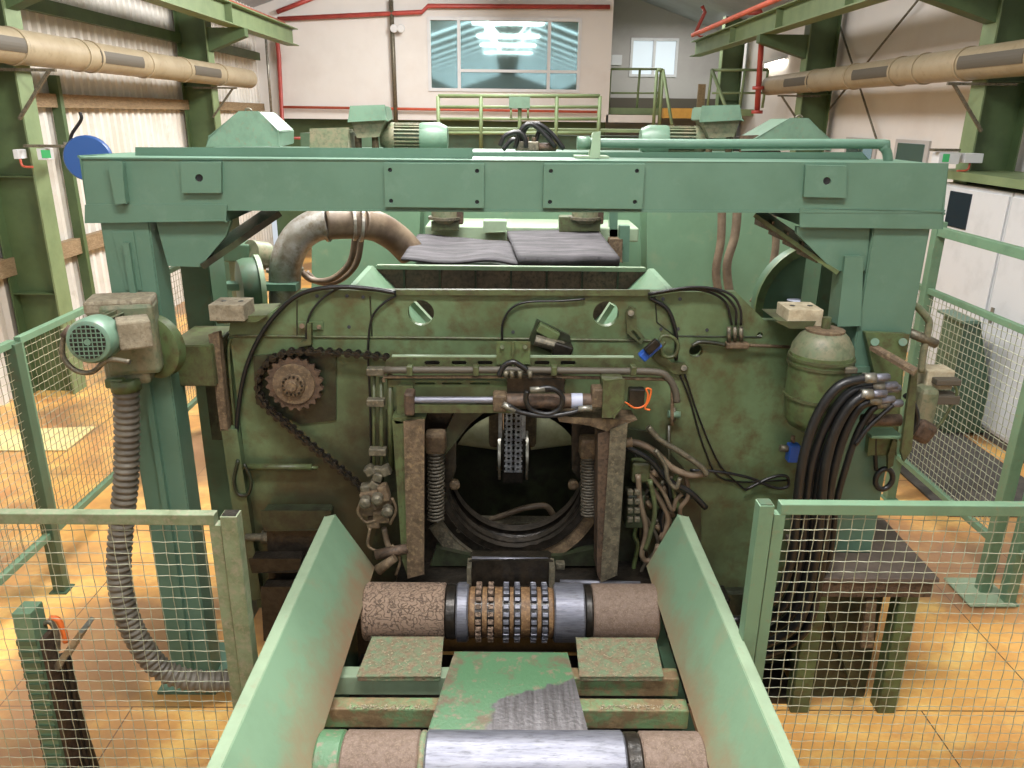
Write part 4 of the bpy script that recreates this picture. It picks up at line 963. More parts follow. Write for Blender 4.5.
# thick hoses right of opening
g = 'grimy hoses right of the log opening'
HS = [([(622, 441), (640, 444), (655, 452), (672, 468), (690, 475), (706, 473)], .02, 'hosebr', 'thick grimy hose leaving the right guide post'),
      ([(648, 427), (660, 440), (680, 452), (700, 466), (707, 475)], .016, 'steel_d', 'grey hose curving from the upper right of the guide post'),
      ([(625, 446), (650, 460), (668, 480), (690, 492), (706, 508)], .016, 'black', 'black hose sagging right of the opening'),
      ([(655, 450), (665, 465), (668, 480), (676, 488), (680, 478)], .012, 'steel_d', 'small looped hose between the thick hoses'),
      ([(640, 468), (650, 485), (660, 500), (668, 520), (660, 540)], .016, 'hosebr', 'brown hose dropping beside the valve block'),
      ([(645, 470), (662, 490), (672, 510), (676, 500), (682, 494)], .012, 'hosebr', 'thin brown hose crossing the hose tangle'),
      ([(638, 475), (640, 500), (646, 530), (642, 556), (652, 560), (658, 545)], .015, 'hosebr', 'brown hose hooking up at the bottom of the tangle'),
      ([(650, 480), (655, 510), (650, 535), (645, 550)], .013, 'olive_l', 'olive hose hanging inside the tangle'),
      ([(665, 468), (670, 500), (662, 520), (668, 560)], .012, 'black', 'black hose hanging behind the tangle')]
for i, (pts, r_, m, lab) in enumerate(HS):
    tag(MB().tube([at(x, y, 3.82 - (i % 4) * .04) for x, y in pts], r_).build('hydraulic_hose', m), lab, 'hose', g)
random.seed(21)
for i in range(9):
    x0 = 636 + i * 6; y0 = 455 + (i * 37) % 40
    pts = [(x0, y0)]
    for k in range(1, 6): pts.append((x0 + random.uniform(-9, 11), y0 + k * 19 + random.uniform(-6, 6)))
    tag(MB().tube([at(x, min(y, 590), 3.93 - (i % 3) * .035) for x, y in pts], random.choice((.008, .01, .013))).build('hydraulic_hose', random.choice(('dark', 'grille', 'hosebr', 'olive_b'))), 'one of the thin grimy tubes bunched at the back of the hose tangle', 'hose', 'thin grimy tubes behind the hoses')
for i, (x, y) in enumerate(((652, 470), (662, 486), (646, 500), (668, 508), (656, 524), (664, 545))):
    t = thing('pipe_fitting', 'small brown pipe fitting in the hose tangle right of the opening', 'fitting', at(x, y, 3.86), 'pipe fittings in the hose tangle')
    MB().cyl(at(x, y, 3.86), at(x + 5, y + 8, 3.86), .017, n=6).build('nut', 'brown', t); MB().cyl(at(x + 1, y - 5, 3.86), at(x, y, 3.86), .01, n=8).build('stem', 'steel_d', t)
t = thing('valve_block', 'dark green square valve block right of the guide post', 'valve', at(634, 530, 3.75))
MB().ob(at(634, 507, 3.8), (.1, .12, .2), bev=.01).build('block_body', 'olive_d', t)
for k in range(4):
    for j in (0, 1): MB().ob(at(630 + j * 7, 492 + k * 9, 3.73), (.03, .03, .03), bev=.005).build('port', 'steel_d', t)
MB().cyl(at(617, 443, 3.72), at(632, 442, 3.72), .026, n=12).build('hose_fitting', 'brown', t)
b = MB().ob(at(640, 470, 3.8), (.1, .08, .12), bev=.015); tag(b.build('junction_block', 'olive_l'), 'worn olive block above the valve block', 'block')
tag(MB().sweep([at(x, y, YF - .02) for x, y in ((669, 425), (668, 470), (667, 540))], .012, 8).build('vertical_pipe', 'olive'), 'thin olive pipe going down the plate right of the hoses', 'pipe')
t = thing('small_valve', 'small teal valve on the thin olive pipe', 'valve', at(676, 416, YF - .04)); MB().cyl(at(668, 414, YF - .04), at(680, 415, YF - .04), .02, n=10).build('valve_body', 'teal', t); MB().cyl(at(674, 408, YF - .04), at(674, 421, YF - .04), .01, n=8).build('stem', 'steel_d', t)
t = thing('blue_regulator', 'small blue regulator on the right of the front plate', 'regulator', at(793, 463, YF - .05)); MB().box(at(788, 463, YF - .1), at(798, 442, YF - .04), bev=.006).build('body', 'blue_s', t); MB().cyl(at(780, 448, YF - .07), at(790, 449, YF - .07), .02, n=10).build('port', 'steel_d', t); MB().cyl(at(793, 442, YF - .07), at(793, 436, YF - .07), .012, n=8).build('stem', 'brown', t)
tag(MB().tube([at(x, y, YF - .04) for x, y in ((690, 470), (720, 472), (750, 478), (775, 488), (788, 486), (786, 476), (770, 478), (745, 490))], .009).build('thin_cable', 'black'), 'thin black cable looping low on the right of the plate', 'cable')

# wooden/steel blocks on ledges
def block(px, py, Y, lab, m, w=38):
    z = at(px, py, Y).z; c = at(px, py, Y); wx = PX(w, Y)
    t = thing('wear_block', lab, 'block', c, 'blocks on the side ledges')
    MB().box((c.x - wx / 2, Y - .09, z), (c.x + wx / 2, Y + .09, z + .085), bev=.004).build('block_body', m, t)
    for dx in (-.04, .05): MB().cyl((c.x + dx, Y, z + .084), (c.x + dx, Y, z + .087), .014, n=12).build('bolt_hole', 'black', t)
block(233, 317, 3.98, 'weathered block with two holes on the left ledge of the machine', 'blockw', 34)
block(798, 322, 3.85, 'pale block with two holes on the right ledge of the machine', 'blockw_l', 34)

# accumulator tank
Yt = 3.72
t = thing('oil_tank', 'bulging olive oil reservoir strapped to the right of the machine', 'tank', at(813, 425, Yt))
c = at(812, 420, Yt); sc_ = PX(1, Yt)
def hh(y): return at(812, y, Yt).z - c.z
MB().prof([(-.06, .05), (-.02, .12), (.02, 29 * sc_), (hh(395), 30.5 * sc_), (hh(352), 31 * sc_)], c, (0, 0, 1), 32).build('tank_body', 'olive_b', t, smooth=40)
MB().prof([(hh(356), 31 * sc_), (hh(345), 29.5 * sc_), (hh(336), 24 * sc_), (hh(330), 18 * sc_)], c, (0, 0, 1), 32).build('tank_dome', 'motor', t, smooth=50)
MB().prof([(hh(333), 19 * sc_), (hh(329), 19 * sc_), (hh(328), 16 * sc_)], c, (0, 0, 1), 32).build('lid', 'brown', t, smooth=40)
MB().cyl(c + Vector((0, 0, hh(330))), c + Vector((0, 0, hh(317))), .022, n=14).build('neck', 'olive_l', t, smooth=40)
for y in (358, 364, 396): MB().ring(c + Vector((0, 0, hh(y))), (0, 0, 1), 32.5 * sc_, 30 * sc_, .014, 32).build('strap', 'olive_l', t, smooth=40)
for y in (361, 395): MB().ob(c + Vector((.09, -.14, hh(y))), (.06, .04, .03), bev=.006).build('strap_buckle', 'steel_d', t)
tag(MB().box(at(836, 367, 3.78), at(852, 360, 4.0)).build('tank_bracket', 'green'), 'small green bracket joining the tank to the portal leg', 'bracket')

# hose manifold and bundle
t = thing('manifold_bracket', 'olive bracket plate with bolts on the right portal leg', 'bracket', at(890, 450, 3.7))
MB().pp([(866, 333), (909, 335), (903, 372), (896, 455), (868, 455), (876, 380)], 3.74, .05).build('back_plate', 'olive_b', t, bev=.004)
MB().prism([[at(870, 346, 3.72), at(876, 344, 3.72), at(918, 368, 3.5), at(914, 372, 3.5)]], (0, .0, -.02)).build('shelf', 'brown', t)
MB().pp([(912, 370), (918, 369), (912, 450), (904, 462), (901, 452)], 3.55, .02).build('side_plate', 'olive_l', t)
for x in (875, 903): MB().cyl(at(x, 342, 3.71), at(x, 342, 3.74), .02, n=12).build('bolt', 'teal', t)
MB().box(at(872, 436, 3.6), at(892, 430, 3.72), bev=.003).build('lower_shelf', 'fence', t)
MB().cyl(at(862, 420, 3.6), at(900, 420, 3.6), .03, n=12).build('pipe', 'rust', t)
g = 'black hydraulic hoses fanning down from the right manifold'
fit = [(875, 378), (883, 386), (886, 389), (872, 394), (880, 400), (888, 404)]
end = [(797, 505), (806, 505), (815, 505), (824, 505), (830, 505), (836, 505)]
labs = ['outermost black hose with violet sheen below the olive manifold', 'second black hose from the outside of the bundle', 'third black hose from the outside, in mid bundle', 'fourth black hose of the bundle, towards the portal leg', 'fifth black hose of the bundle, close to the leg', 'innermost thin black hose lying over the green leg']
HPATH = [[(867, 378), (838, 387), (816, 418), (803, 460)], [(875, 386), (849, 393), (827, 422), (812, 463)], [(878, 389), (857, 399), (837, 428), (821, 465)],
         [(864, 394), (848, 408), (834, 434), (825, 468)], [(872, 400), (858, 408), (845, 432), (834, 468)], [(880, 404), (870, 412), (857, 434), (845, 470)]]
end = [(797, 505), (806, 505), (814, 505), (821, 505), (828, 505), (836, 505)]
for i, ((x, y), (ex, ey)) in enumerate(zip(fit, end)):
    Yc = 3.5 + (i % 3) * .035
    t = thing('hydraulic_hose', labs[i], 'hose', at(ex, ey, Yc), g)
    k = i * 6.5
    pts = HPATH[i] + [(ex, ey), (ex - 6, 560), (ex - 24, 600 + i * 8), (ex - 62 - i * 4, 620 + i * 9), (ex - 105 - i * 6, 598 + i * 11)]
    if i == 5: pts = HPATH[5] + [(ex, ey), (828, 560), (800, 620)]
    MB().tube([at(a, c_, Yc + (.1 if j > 6 else 0)) for j, (a, c_) in enumerate(pts)], .024 if i < 5 else .017, 12, 8).build('hose_tube', 'black', t)
    MB().cyl(at(x - 12, y, Yc), at(x, y, Yc), .026, n=12).build('ferrule', 'steel', t); 
    MB().cyl(at(x, y, Yc), at(x + 13, y - 1, Yc + .02), .02, n=6).build('coupling', 'chrome', t)
# left lower small hose on bracket and ring
tag(MB().tube([at(x, y, 3.55) for x, y in ((893, 405), (885, 412), (868, 428), (855, 445))], .012).build('short_hose', 'black'), 'short thin black hose below the couplings', 'hose')
t = thing('hook_ring', 'black rubber ring hanging on the right portal leg', 'ring', at(884, 490, 3.72)); c = at(884, 479, 3.74)
MB().sweep([c + Vector((math.cos(a) * .045, 0, math.sin(a) * .06)) for a in (2 * math.pi * k / 20 for k in range(20))], .015, 8, closed=True).build('ring_body', 'black', t); MB().tube([at(876, 430, 3.75), at(875, 450, 3.75), at(876, 470, 3.75)], .012).build('cord', 'black', t)
MB().pp([(888, 455), (893, 440), (897, 442), (893, 466), (888, 469)], 3.72, .02).build('hook', 'olive_l', t)

# lever handle and switch boxes at right
Yv = 3.85
tag(MB().tube([at(x, y, Yv) for x, y in ((908, 305), (916, 306), (927, 318), (929, 326), (924, 350), (921, 372))], .018, 10).build('bent_handle', 'motor'), 'bent grey green tube handle right of the portal leg', 'handle')
t = thing('switch_box', 'grimy grey switch box with plugs right of the manifold', 'switch box', at(936, 410, Yv))
MB().box(at(925, 390, Yv), at(944, 364, Yv + .12), bev=.008).build('box_body', 'blockw_l', t); MB().box(at(936, 386, Yv - .05), at(952, 374, Yv + .05), bev=.006).build('plug', 'grille', t); MB().box(at(931, 405, Yv - .05), at(951, 390, Yv + .05), bev=.006).build('plug', 'grille', t)
MB().cyl(at(908, 332, Yv), at(936, 344, Yv), .024, n=12).build('pipe', 'steel_d', t)
MB().tube([at(x, y, Yv - .04) for x, y in ((951, 380), (957, 392), (950, 408), (940, 424), (928, 436))], .008).build('cable', 'olive_l', t)
MB().ob(at(922, 412, Yv), (.1, .12, .3), bev=.03).build('grimy_body', 'motor', t); MB().ob(at(921, 430, Yv - .04), (.12, .1, .12), Matrix.Rotation(.5, 3, 'Y'), bev=.03).build('elbow', 'rust', t)
tag(MB().tube([at(x, y, Yv - .1) for x, y in ((905, 395), (914, 405), (917, 420), (910, 436), (900, 440))], .014).build('black_loop_hose', 'black'), 'black hose loop beside the grimy switch box', 'hose')

# steel table under the right leg
t = thing('support_table', 'dusty dark steel table under the right portal leg', 'table', (2, 3.9, 0))
tx1, ty0 = atz(940, 579, TBZ).x, atz(940, 579, TBZ).y; tx0, ty1 = atz(815, 579, TBZ).x, atz(885, 518, TBZ).y
MB().box((tx0, ty0, TBZ - .03), (tx1, ty1, TBZ), bev=.003).build('table_top', 'table', t)
b = MB(); b.box((tx0 + .02, ty0 + .01, TBZ - .12), (tx1 - .02, ty0 + .05, TBZ - .03)); b.box((tx1 - .06, ty0 + .05, TBZ - .115), (tx1 - .025, ty1 - .02, TBZ - .03)); b.build('apron', 'rust', t)
for x, y in ((tx0 + .05, ty0 + .08), (tx1 - .12, ty0 + .08), (tx0 + .05, ty1 - .1), (tx1 - .12, ty1 - .1)): MB().box((x - .05, y - .05, 0), (x + .05, y + .05, TBZ - .12)).build('leg', 'olive_b', t, bev=.004)
MB().box((tx0 + .12, ty0 + .16, 0), (tx0 + .48, ty1 - .12, TBZ - .12), bev=.01).build('side_box', 'olive_d', t)  # dark box added for the darkness under the table
MB().bar((tx0 + .1, ty0 + .1, TBZ - .1), (tx1 - .3, ty0 + .1, .15), .05, .05).build('brace', 'olive_d', t)
u_ = thing('dark_filler_unit', 'dark olive boxes added to fill the darkness below the hose bundle', 'dark filler', (1.45, 4.1, 0))  # invented dark boxes that fill the shade beside and under the table
MB().box((1.0, 3.95, 0), (1.75, 4.5, .55), bev=.02).build('filler_body', 'olive_d', u_)
MB().box((1.1, 3.8, .1), (1.3, 3.95, .6), bev=.01).build('filler_block', 'dark', u_); MB().cyl((1.55, 3.95, .35), (1.55, 3.75, .35), .12, n=20).build('filler_drum', 'olive_d', u_)
MB().box((.95, 3.65, 0), (1.7, 4.6, .04)).build('filler_base', 'dark', u_)
tag(MB().pp([(867, 600), (877, 600), (873, 648), (861, 648)], ty0 + .03, .02).build('cardboard_strip', 'brown'), 'tan strip hanging below the dusty table', 'strip')

# ================================================================= INFEED TROUGH
T = thing('infeed_trough', 'pale green infeed trough with sloping sides in the foreground', 'trough', (0, 2.7, 0))
YE, YN = 3.7, 1.45
for s_, a, c, nm in ((-1, at(335, 515, YE), at(374, 567, YE), 'left'), (1, at(678, 515, YE), at(647, 566, YE), 'right')):
    n_ = Vector((0, 1, 0)).cross(c - a).normalized() * .02
    if n_.x * s_ < 0: n_ = -n_
    b = MB(); o = Vector((0, YN - YE, 0))
    fl = .02 if s_ < 0 else 0
    b.prism([[a, c, c + n_, a + n_]], o + Vector((-.02 * (1 if s_ < 0 else .0), 0, 0)))
    b.build('side_plate', 'trough', T, bev=.003)
    b = MB(); b.prism([[a, a + Vector((s_ * .055, 0, -.012)), a + Vector((s_ * .055, 0, -.03)), a + Vector((0, 0, -.02))]], o + Vector((-.02 * (1 if s_ < 0 else .0), 0, 0))); b.build('top_lip', 'green_l', T, bev=.003)  # paler than the plate: light on the bevel put into the colour
    MB().box((s_ * .80, 1.45, 0), (s_ * .86, 3.6, .62)).build('side_frame', 'green_d', T)
RZ = .75
def rollz(y): return atz(512, y, RZ)
yr = atz(512, 612, RZ).y; yf = atz(512, 771, RZ).y; rr_ = .148
def roller(y, segs, z=RZ):
    q = MB().cyl((atz(300, 612, z).x * 0 - .80, y, z), (.80, y, z), .04, n=16).build('roller', 'steel_d', T)
    for px0, px1, r_, m in segs:
        v0 = (px0 - 512) ; x0 = at(px0, PYR, y).x; x1 = at(px1, PYR, y).x
        e = min(.008, abs(x1 - x0) / 4)
        MB().prof([(0, r_ - e), (e, r_), (x1 - x0 - e, r_), (x1 - x0, r_ - e)], (x0, y, z), (1, 0, 0), 48).build('drum_section', m, q, smooth=35)
    return q
PYR = 612
q = roller(yr, ((366, 446, rr_, 'bark'), (446, 457, rr_ - .01, 'dark'), (457, 469, rr_ + .003, 'chrome'), (469, 553, rr_ - .02, 'rustor'), (553, 583, rr_ + .003, 'chrome'), (583, 591, rr_ - .004, 'dark'), (591, 655, rr_, 'dust')))
for i, px in enumerate((479, 491, 506, 517, 533, 544)):
    x = at(px, 612, yr).x; b = MB()
    for k in range(24):
        a = 2 * math.pi * k / 24; u = Vector((0, math.cos(a), math.sin(a)))
        b.ob(Vector((x, yr, RZ)) + u * (rr_ - .005), (.028, .02, .022), Matrix.Rotation(a, 3, 'X'), bev=.003)
    b.build('tooth_row', 'bark' if i < 2 else 'chrome', q)
    MB().prof([(-.019, rr_ - .017), (.019, rr_ - .017)], (x, yr, RZ), (1, 0, 0), 40).build('tooth_band', 'dark', q, smooth=35)
PYR = 765
roller(yf, ((318, 344, rr_, 'padc'), (344, 420, rr_, 'dust'), (420, 426, rr_, 'pad'), (426, 624, rr_ + .002, 'chrome'), (624, 640, rr_ - .003, 'dark'), (640, 702, rr_, 'dust')))
# cross bars
def ztop(y0px): pass
for (pya, pyb, nm) in ((669, 678, 0), (703, 710, 1)):
    Zb = .80
    y0 = atz(512, pyb, Zb).y; y1 = atz(512, pya - 8, Zb).y
    MB().box((-.80, y0, Zb - .1), (-.0, y0 + .075, Zb), bev=.006).build('cross_bar', 'crossb' if nm else 'green_l', T)
    MB().box((.0, y0, Zb - .1), (.80, y0 + .075, Zb), bev=.006).build('cross_bar', 'crossb', T)
def quad(pts, Z, th, m, nm):
    P = [atz(x, y, Z) for x, y in pts]
    MB().prism([P], (0, 0, -th)).build(nm, m, T, bev=.003)
quad(((372, 637), (443, 637), (440, 676), (357, 676)), .83, .03, 'pad', 'bed_pad')
quad(((576, 638), (655, 638), (663, 676), (580, 676)), .83, .03, 'pad', 'bed_pad')
quad(((455, 652), (567, 653), (588, 734), (427, 734)), .87, .012, 'padc', 'centre_plate')
MB().box((-.2, yf + .17, .33), (.25, yr - .25, .7)).build('centre_support', 'dark', T)
b = MB().box((-.80, 1.5, .28), (.80, 3.66, .32)); b.build('drip_tray', 'dark', T)
# bits of bark on the trough
g = 'wood chips on the trough'
random.seed(3)
cb = MB()
for k in range(420):
    px, py = random.choice(((random.uniform(365, 442), random.uniform(640, 676)), (random.uniform(580, 655), random.uniform(640, 676)), (random.uniform(350, 430), random.uniform(705, 709)), (random.uniform(600, 680), random.uniform(705, 709))))
    z = .832 if py < 680 else .802
    p = atz(px, py, z + .002); cb.ob(p, (random.uniform(.004, .013), .003, .002), Matrix.Rotation(random.uniform(0, 3), 3, 'Z'))
o = cb.build('wood_chips', 'blockw_l'); o['kind'] = 'stuff'; tag(o, 'pale wood chips scattered on the green trough pads', 'wood chips')

# ================================================================= FENCES
def wires(b, o, u, v, W, Hh, sp, r, amp, wob=0, seed=0):
    o = Vector(o); u = Vector(u); v = Vector(v); nrm = u.cross(v)
    nu = int(W / sp); nv = int(Hh / sp)
    def P(a, c, sgn_):
        w_ = Vector((0, 0, 0))
        if wob:
            q = noise.noise(Vector((a * 1.7, c * 1.7, seed))); q2 = noise.noise(Vector((a * 1.5 + 9, c * 1.9, seed)))
            w_ = v * q * wob + u * q2 * wob + nrm * q * wob
        return o + u * a + v * c + nrm * sgn_ * amp + w_
    for i in range(nu + 1):
        a = i * sp + (W - nu * sp) / 2; pts = []
        for j in range(nv * 2 + 1): c = j * sp / 2; s_ = 0 if j % 2 else (1 if (i + j // 2) % 2 else -1); pts.append(P(a, min(c, Hh), s_))
        pts.append(P(a, Hh, 0)); b.sweep(pts, r, 4)
    for j in range(nv + 1):
        c = j * sp + (Hh - nv * sp) / 2; pts = []
        for i in range(nu * 2 + 1): a = i * sp / 2; s_ = 0 if i % 2 else (-1 if (j + i // 2) % 2 else 1); pts.append(P(min(a, W), c, s_))
        pts.append(P(W, c, 0)); b.sweep(pts, r, 4)
def fence(lab, o, u, W, z0, z1, m, wm, posts=(), sp=.055, r=.0028, wob=0, pm=None, fr=.045, seed=0, floor_posts=True):
    o = Vector(o); u = Vector(u); t = thing('mesh_fence', lab, 'fence', (o.x, o.y, 0), 'mesh guard fences'); up = Vector((0, 0, 1)); n = u.cross(up)
    a = Vector((o.x, o.y, z1)); MB().bar(a, a + u * W, fr, fr, bev=.003).build('top_rail', m, t)
    a = Vector((o.x, o.y, z0)); MB().bar(a, a + u * W, fr, fr, bev=.003).build('bottom_rail', m, t)
    for q in (0, W): a = Vector((o.x, o.y, 0)) + u * q; MB().bar(a + up * (z0 + fr / 2), a + up * (z1 - fr / 2), fr * .98, fr * .98).build('frame_upright', m, t)
    b = MB(); wires(b, Vector((o.x, o.y, z0)), u, up, W, z1 - z0, sp, r, .0022, wob, seed); b.build('wire_mesh', wm, t)
    for q, zz in posts:
        a = Vector((o.x, o.y, 0)) + u * q; MB().box(a - Vector((.04, .04, 0)), a + Vector((.04, .04, zz)), bev=.004).build('post', pm or m, t)
        MB().box(a - Vector((.06, .06, 0)), a + Vector((.06, .06, .01))).build('foot_plate', pm or m, t)
    return t
YN_ = 2.69
zf = at(120, 517, YN_).z; xl = at(219, 540, YN_).x
fence('near left mesh fence with worn olive frame beside the trough', (xl - 1.9, YN_, 0), (1, 0, 0), 1.9, .12, zf, 'fence_o', 'wire', sp=.051, r=.0018, wob=.005, seed=2)
t = thing('fence_post', 'worn olive box post at the trough end of the near left fence', 'post', (xl + .09, YN_, 0))
MB().box((xl + .025, YN_ - .03, 0), (xl + .09, YN_ + .03, zf + .02), bev=.003).build('post_body', 'fence_o', t); MB().box((xl + .03, YN_ - .024, zf + .02), (xl + .085, YN_ + .024, zf + .022)).build('open_top', 'dark', t)
zf2 = at(900, 508, YN_).z; xr_ = at(771, 508, YN_).x
fence('near right mesh fence with pale green frame beside the trough', (xr_ + .03, YN_, 0), (1, 0, 0), 1.9, .12, zf2, 'fence', 'wire', sp=.047, r=.002, wob=.014, seed=5)
t = thing('fence_post', 'green box post at the trough end of the near right fence', 'post', (xr_ - .02, YN_, 0))
MB().box((xr_ - .055, YN_ - .03, 0), (xr_ + .003, YN_ + .03, zf2 + .02), bev=.003).build('post_body', 'fence', t); MB().box((xr_ - .05, YN_ - .025, zf2 + .02), (xr_ - .003, YN_ + .025, zf2 + .024)).build('cap', 'green_d', t)
# side fences
XS = atz(62, 590, 0).x
YS = atz(58, 588, 0).y
zs = at(0, 349, YS - .15).z
fence('left side mesh fence running back from its dark green post', (XS, YS - 1.9, 0), (0, 1, 0), 1.88, .45, zs, 'fence', 'wire_d', posts=((1.88, zs),), sp=.056, r=.0024, pm='green_d')
fence('left side mesh fence further back behind the portal leg', (XS, YS + .04, 0), (0, 1, 0), 2.9, .45, zs, 'fence', 'wire_d', posts=((2.9, zs),), sp=.056, r=.0026, pm='green_d')
XS2 = atz(982, 592, 0).x; YS2 = atz(982, 592, 0).y
zs2 = at(1016, 338, YS2).z
fence('right side mesh fence running back to the tall green post', (XS2, YS2, 0), (0, 1, 0), 1.45, .42, zs2, 'fence', 'wire', posts=((0, zs2), (1.45, zs2 + .55)), sp=.056, r=.0032)
fence('right side mesh fence nearest the viewer', (XS2 + .1, YS2 - 2.2, 0), (0, 1, 0), 2.1, .42, zs2, 'fence', 'wire', posts=((2.08, zs2),), sp=.056, r=.0026)
fence('right rear mesh fence beyond the tall green post', (XS2, YS2 + 1.5, 0), (0, 1, 0), 1.6, .42, zs2, 'fence', 'wire', posts=((1.6, zs2),), sp=.056, r=.0032)
a = at(941, 231, YS2 + 1.45); tag(MB().bar((XS2, YS2 + 1.45, a.z), (XS2, YS2 - .6, a.z), .06, .07, bev=.003).build('upper_rail', 'fence'), 'high green rail above the right side mesh fence', 'rail')
tag(MB().box((XS2 - .2, YS2 - .2, .012), (XS2 + .12, YS2 + .15, .022)).build('floor_plate', 'green_l'), 'pale green base plate under the right fence post', 'plate')

# cable post bottom left
t = thing('cable_post', 'green post with bracket and cables behind the near left fence', 'post', at(40, 760, 3.0))
a = atz(11, 620, .97); x0 = at(12, 618, 3.0).x; x1 = at(42, 618, 3.0).x; zt = at(27, 614, 3.0).z
b = MB().box((x0, 3.0, 0), (x0 + .085, 3.1, zt), bev=.003); b.build('post_body', 'fence', t)
b = MB()
for k in range(14): b.box((x0 - .003, 2.992, .1 + k * .06), (x0 + .087, 3.0, .125 + k * .06))  # dark bars stand in for the fence mesh's shadow on the post
b.build('mesh_shadow_bar', 'green_d', t)
MB().prism([[at(52, 668, 3.05), at(78, 632, 3.05), at(82, 634, 3.05), at(58, 672, 3.05)]], (0, .12, 0)).build('bracket_plate', 'steel', t)
MB().tube([at(x, y, 3.1) for x, y in ((50, 618), (58, 620), (64, 632), (66, 642))], .014).build('orange_cable', 'orange', t)
MB().tube([at(x, y, 3.08) for x, y in ((40, 626), (50, 622), (57, 634), (58, 650))], .012).build('grey_cable', 'steel_d', t)
for i in range(3): MB().tube([at(x + i * 6, y, 3.1) for x, y in ((55, 655), (62, 690), (72, 730), (86, 775))], .018).build('black_cable', 'black', t)
MB().box(at(44, 640, 3.02), at(56, 760, 3.1)).build('cable_channel', 'rust', t)

# pale board on the floor, mat and cabinets
P = [atz(x, y, .006) for x, y in ((-20, 432), (96, 427), (66, 451), (-20, 451))]
tag(MB().prism([P], (0, 0, .01)).build('floor_board', 'tan'), 'pale rectangular sheet lying on the floor beyond the left fence', 'board')
MBx = MB().box((XS2 + .35, 5.9, .0), (4.9, 8.2, .02)); tag(MBx.build('floor_mat', 'darkgr'), 'dark grey walkway matting beyond the right side fence', 'mat')
XC = 5.1
g = 'white electrical cabinets along the right wall'
y_a = atx(934, 240, XC).y; zc = atx(985, 188, XC).z
def cabinet(y0, y1, lab, win):
    t = thing('electrical_cabinet', lab, 'cabinet', (XC + .3, (y0 + y1) / 2, 0), g)
    MB().box((XC, y0, .1), (XR - .05, y1, zc), bev=.01).build('cabinet_body', 'white', t)
    MB().box((XC + .03, y0 + .03, 0), (XR - .08, y1 - .03, .1)).build('plinth', 'darkgr', t)
    d = MB().box((XC - .02, y0 + .02, .14), (XC, y1 - .02, zc - .04), bev=.006).build('door', 'white', t)
    if win:
        ym = (atx(946, 210, XC).y + atx(975, 210, XC).y) / 2; a = atx(960, 192, XC - .02).z; c = atx(960, 229, XC - .02).z
        MB().box((XC - .03, ym - .22, c), (XC - .018, ym + .22, a), bev=.005).build('door_window', 'glassd', d)
    else:
        b = MB()
        for k in range(6): b.box((XC - .026, y0 + .1, zc - .25 - k * .045), (XC - .018, y0 + .3, zc - .225 - k * .045))
        b.build('vent_slot', 'grille', d)
    MB().box((XC - .035, y1 - .12, 1.2), (XC - .018, y1 - .08, 1.36)).build('handle', 'steel', d)
cabinet(y_a - 1.3, y_a, 'white electrical cabinet with a dark door window', 1)
cabinet(y_a - 2.5, y_a - 1.32, 'white electrical cabinet with vent slots, next to the windowed one', 0)
cabinet(y_a - 3.7, y_a - 2.52, 'white electrical cabinet nearest the viewer on the right', 0)
tag(MB().box((XC - .1, y_a - 3.8, zc + .05), (XR - .05, y_a + .2, zc + .14)).build('cabinet_beam', 'hallgreen_l'), 'olive green beam above the white cabinets', 'beam')
# green stand beyond mesh
a = atx(955, 392, 4.2)
t = thing('green_stand', 'green tapering machine stand beyond the right fence', 'stand', (4.2, 7.2, 0))
MB().pp([(964, 323), (980, 323), (990, 396), (984, 432), (944, 432), (950, 394)], 7.7, .4).build('stand_body', 'green_d', t, bev=.01)
MB().pp([(963, 321), (981, 321), (981, 324), (963, 324)], 7.65, .5).build('stand_top', 'green', t)

# left gear motor on leg and big ribbed hose
Ym = 3.62
t = thing('gear_motor', 'grey green gear motor with round fan cover on the left portal leg', 'motor', at(140, 400, Ym))
MB().prof([(0, PX(33, Ym)), (.05, PX(33, Ym)), (.06, PX(29, Ym))], at(160, 345, Ym + .17), (-.35, -1, 0), 36).build('round_flange', 'olive_b', t, smooth=30)
MB().ob(at(133, 336, Ym + .06), (PX(50, Ym), .16, PX(74, Ym)), Matrix.Rotation(.25, 3, 'Z'), bev=.025).build('gearbox', 'motor', t)
MB().ob(at(122, 303, Ym + .08), (PX(62, Ym), .2, PX(14, Ym)), Matrix.Rotation(.25, 3, 'Z'), bev=.015).build('gearbox_lid', 'blockw', t)
MB().ob(at(130, 368, Ym + .06), (PX(44, Ym), .14, PX(30, Ym)), Matrix.Rotation(.25, 3, 'Z'), bev=.03).build('gearbox_foot', 'motor', t)
ax = (at(88, 342, Ym - .34) - at(118, 328, Ym)).normalized(); m0 = at(118, 328, Ym); m1 = at(90, 342, Ym - .34)
L = (m1 - m0).length; r_ = PX(22, Ym - .3)
MB().prof([(0, r_ * .75), (L * .55, r_ * .78)], m0, ax, 28).build('motor_body', 'motor', t, smooth=30)
b = MB(); 
u = ax.cross(Vector((0, 0, 1))).normalized(); v = ax.cross(u)
for k in range(18):
    a = 2 * math.pi * k / 18; w_ = u * math.cos(a) + v * math.sin(a); b.bar(m0 + ax * .02 + w_ * r_ * .82, m0 + ax * L * .6 + w_ * r_ * .82, .006, r_ * .25, up=w_)
b.build('cooling_fin', 'motor', t)
fo = MB().prof([(L * .55, r_ * .96), (L * .6, r_ * 1.03), (L * .93, r_ * 1.03), (L * .985, r_ * .93), (L, r_ * .82)], m0, ax, 32).build('fan_cover', 'teal', t, smooth=35)
fc = m0 + ax * (L + .001)
b = MB(); b.prof([(0, r_ * .76), (.003, r_ * .76)], fc, ax, 28); b.build('fan_opening', 'dark', fo)
b = MB()
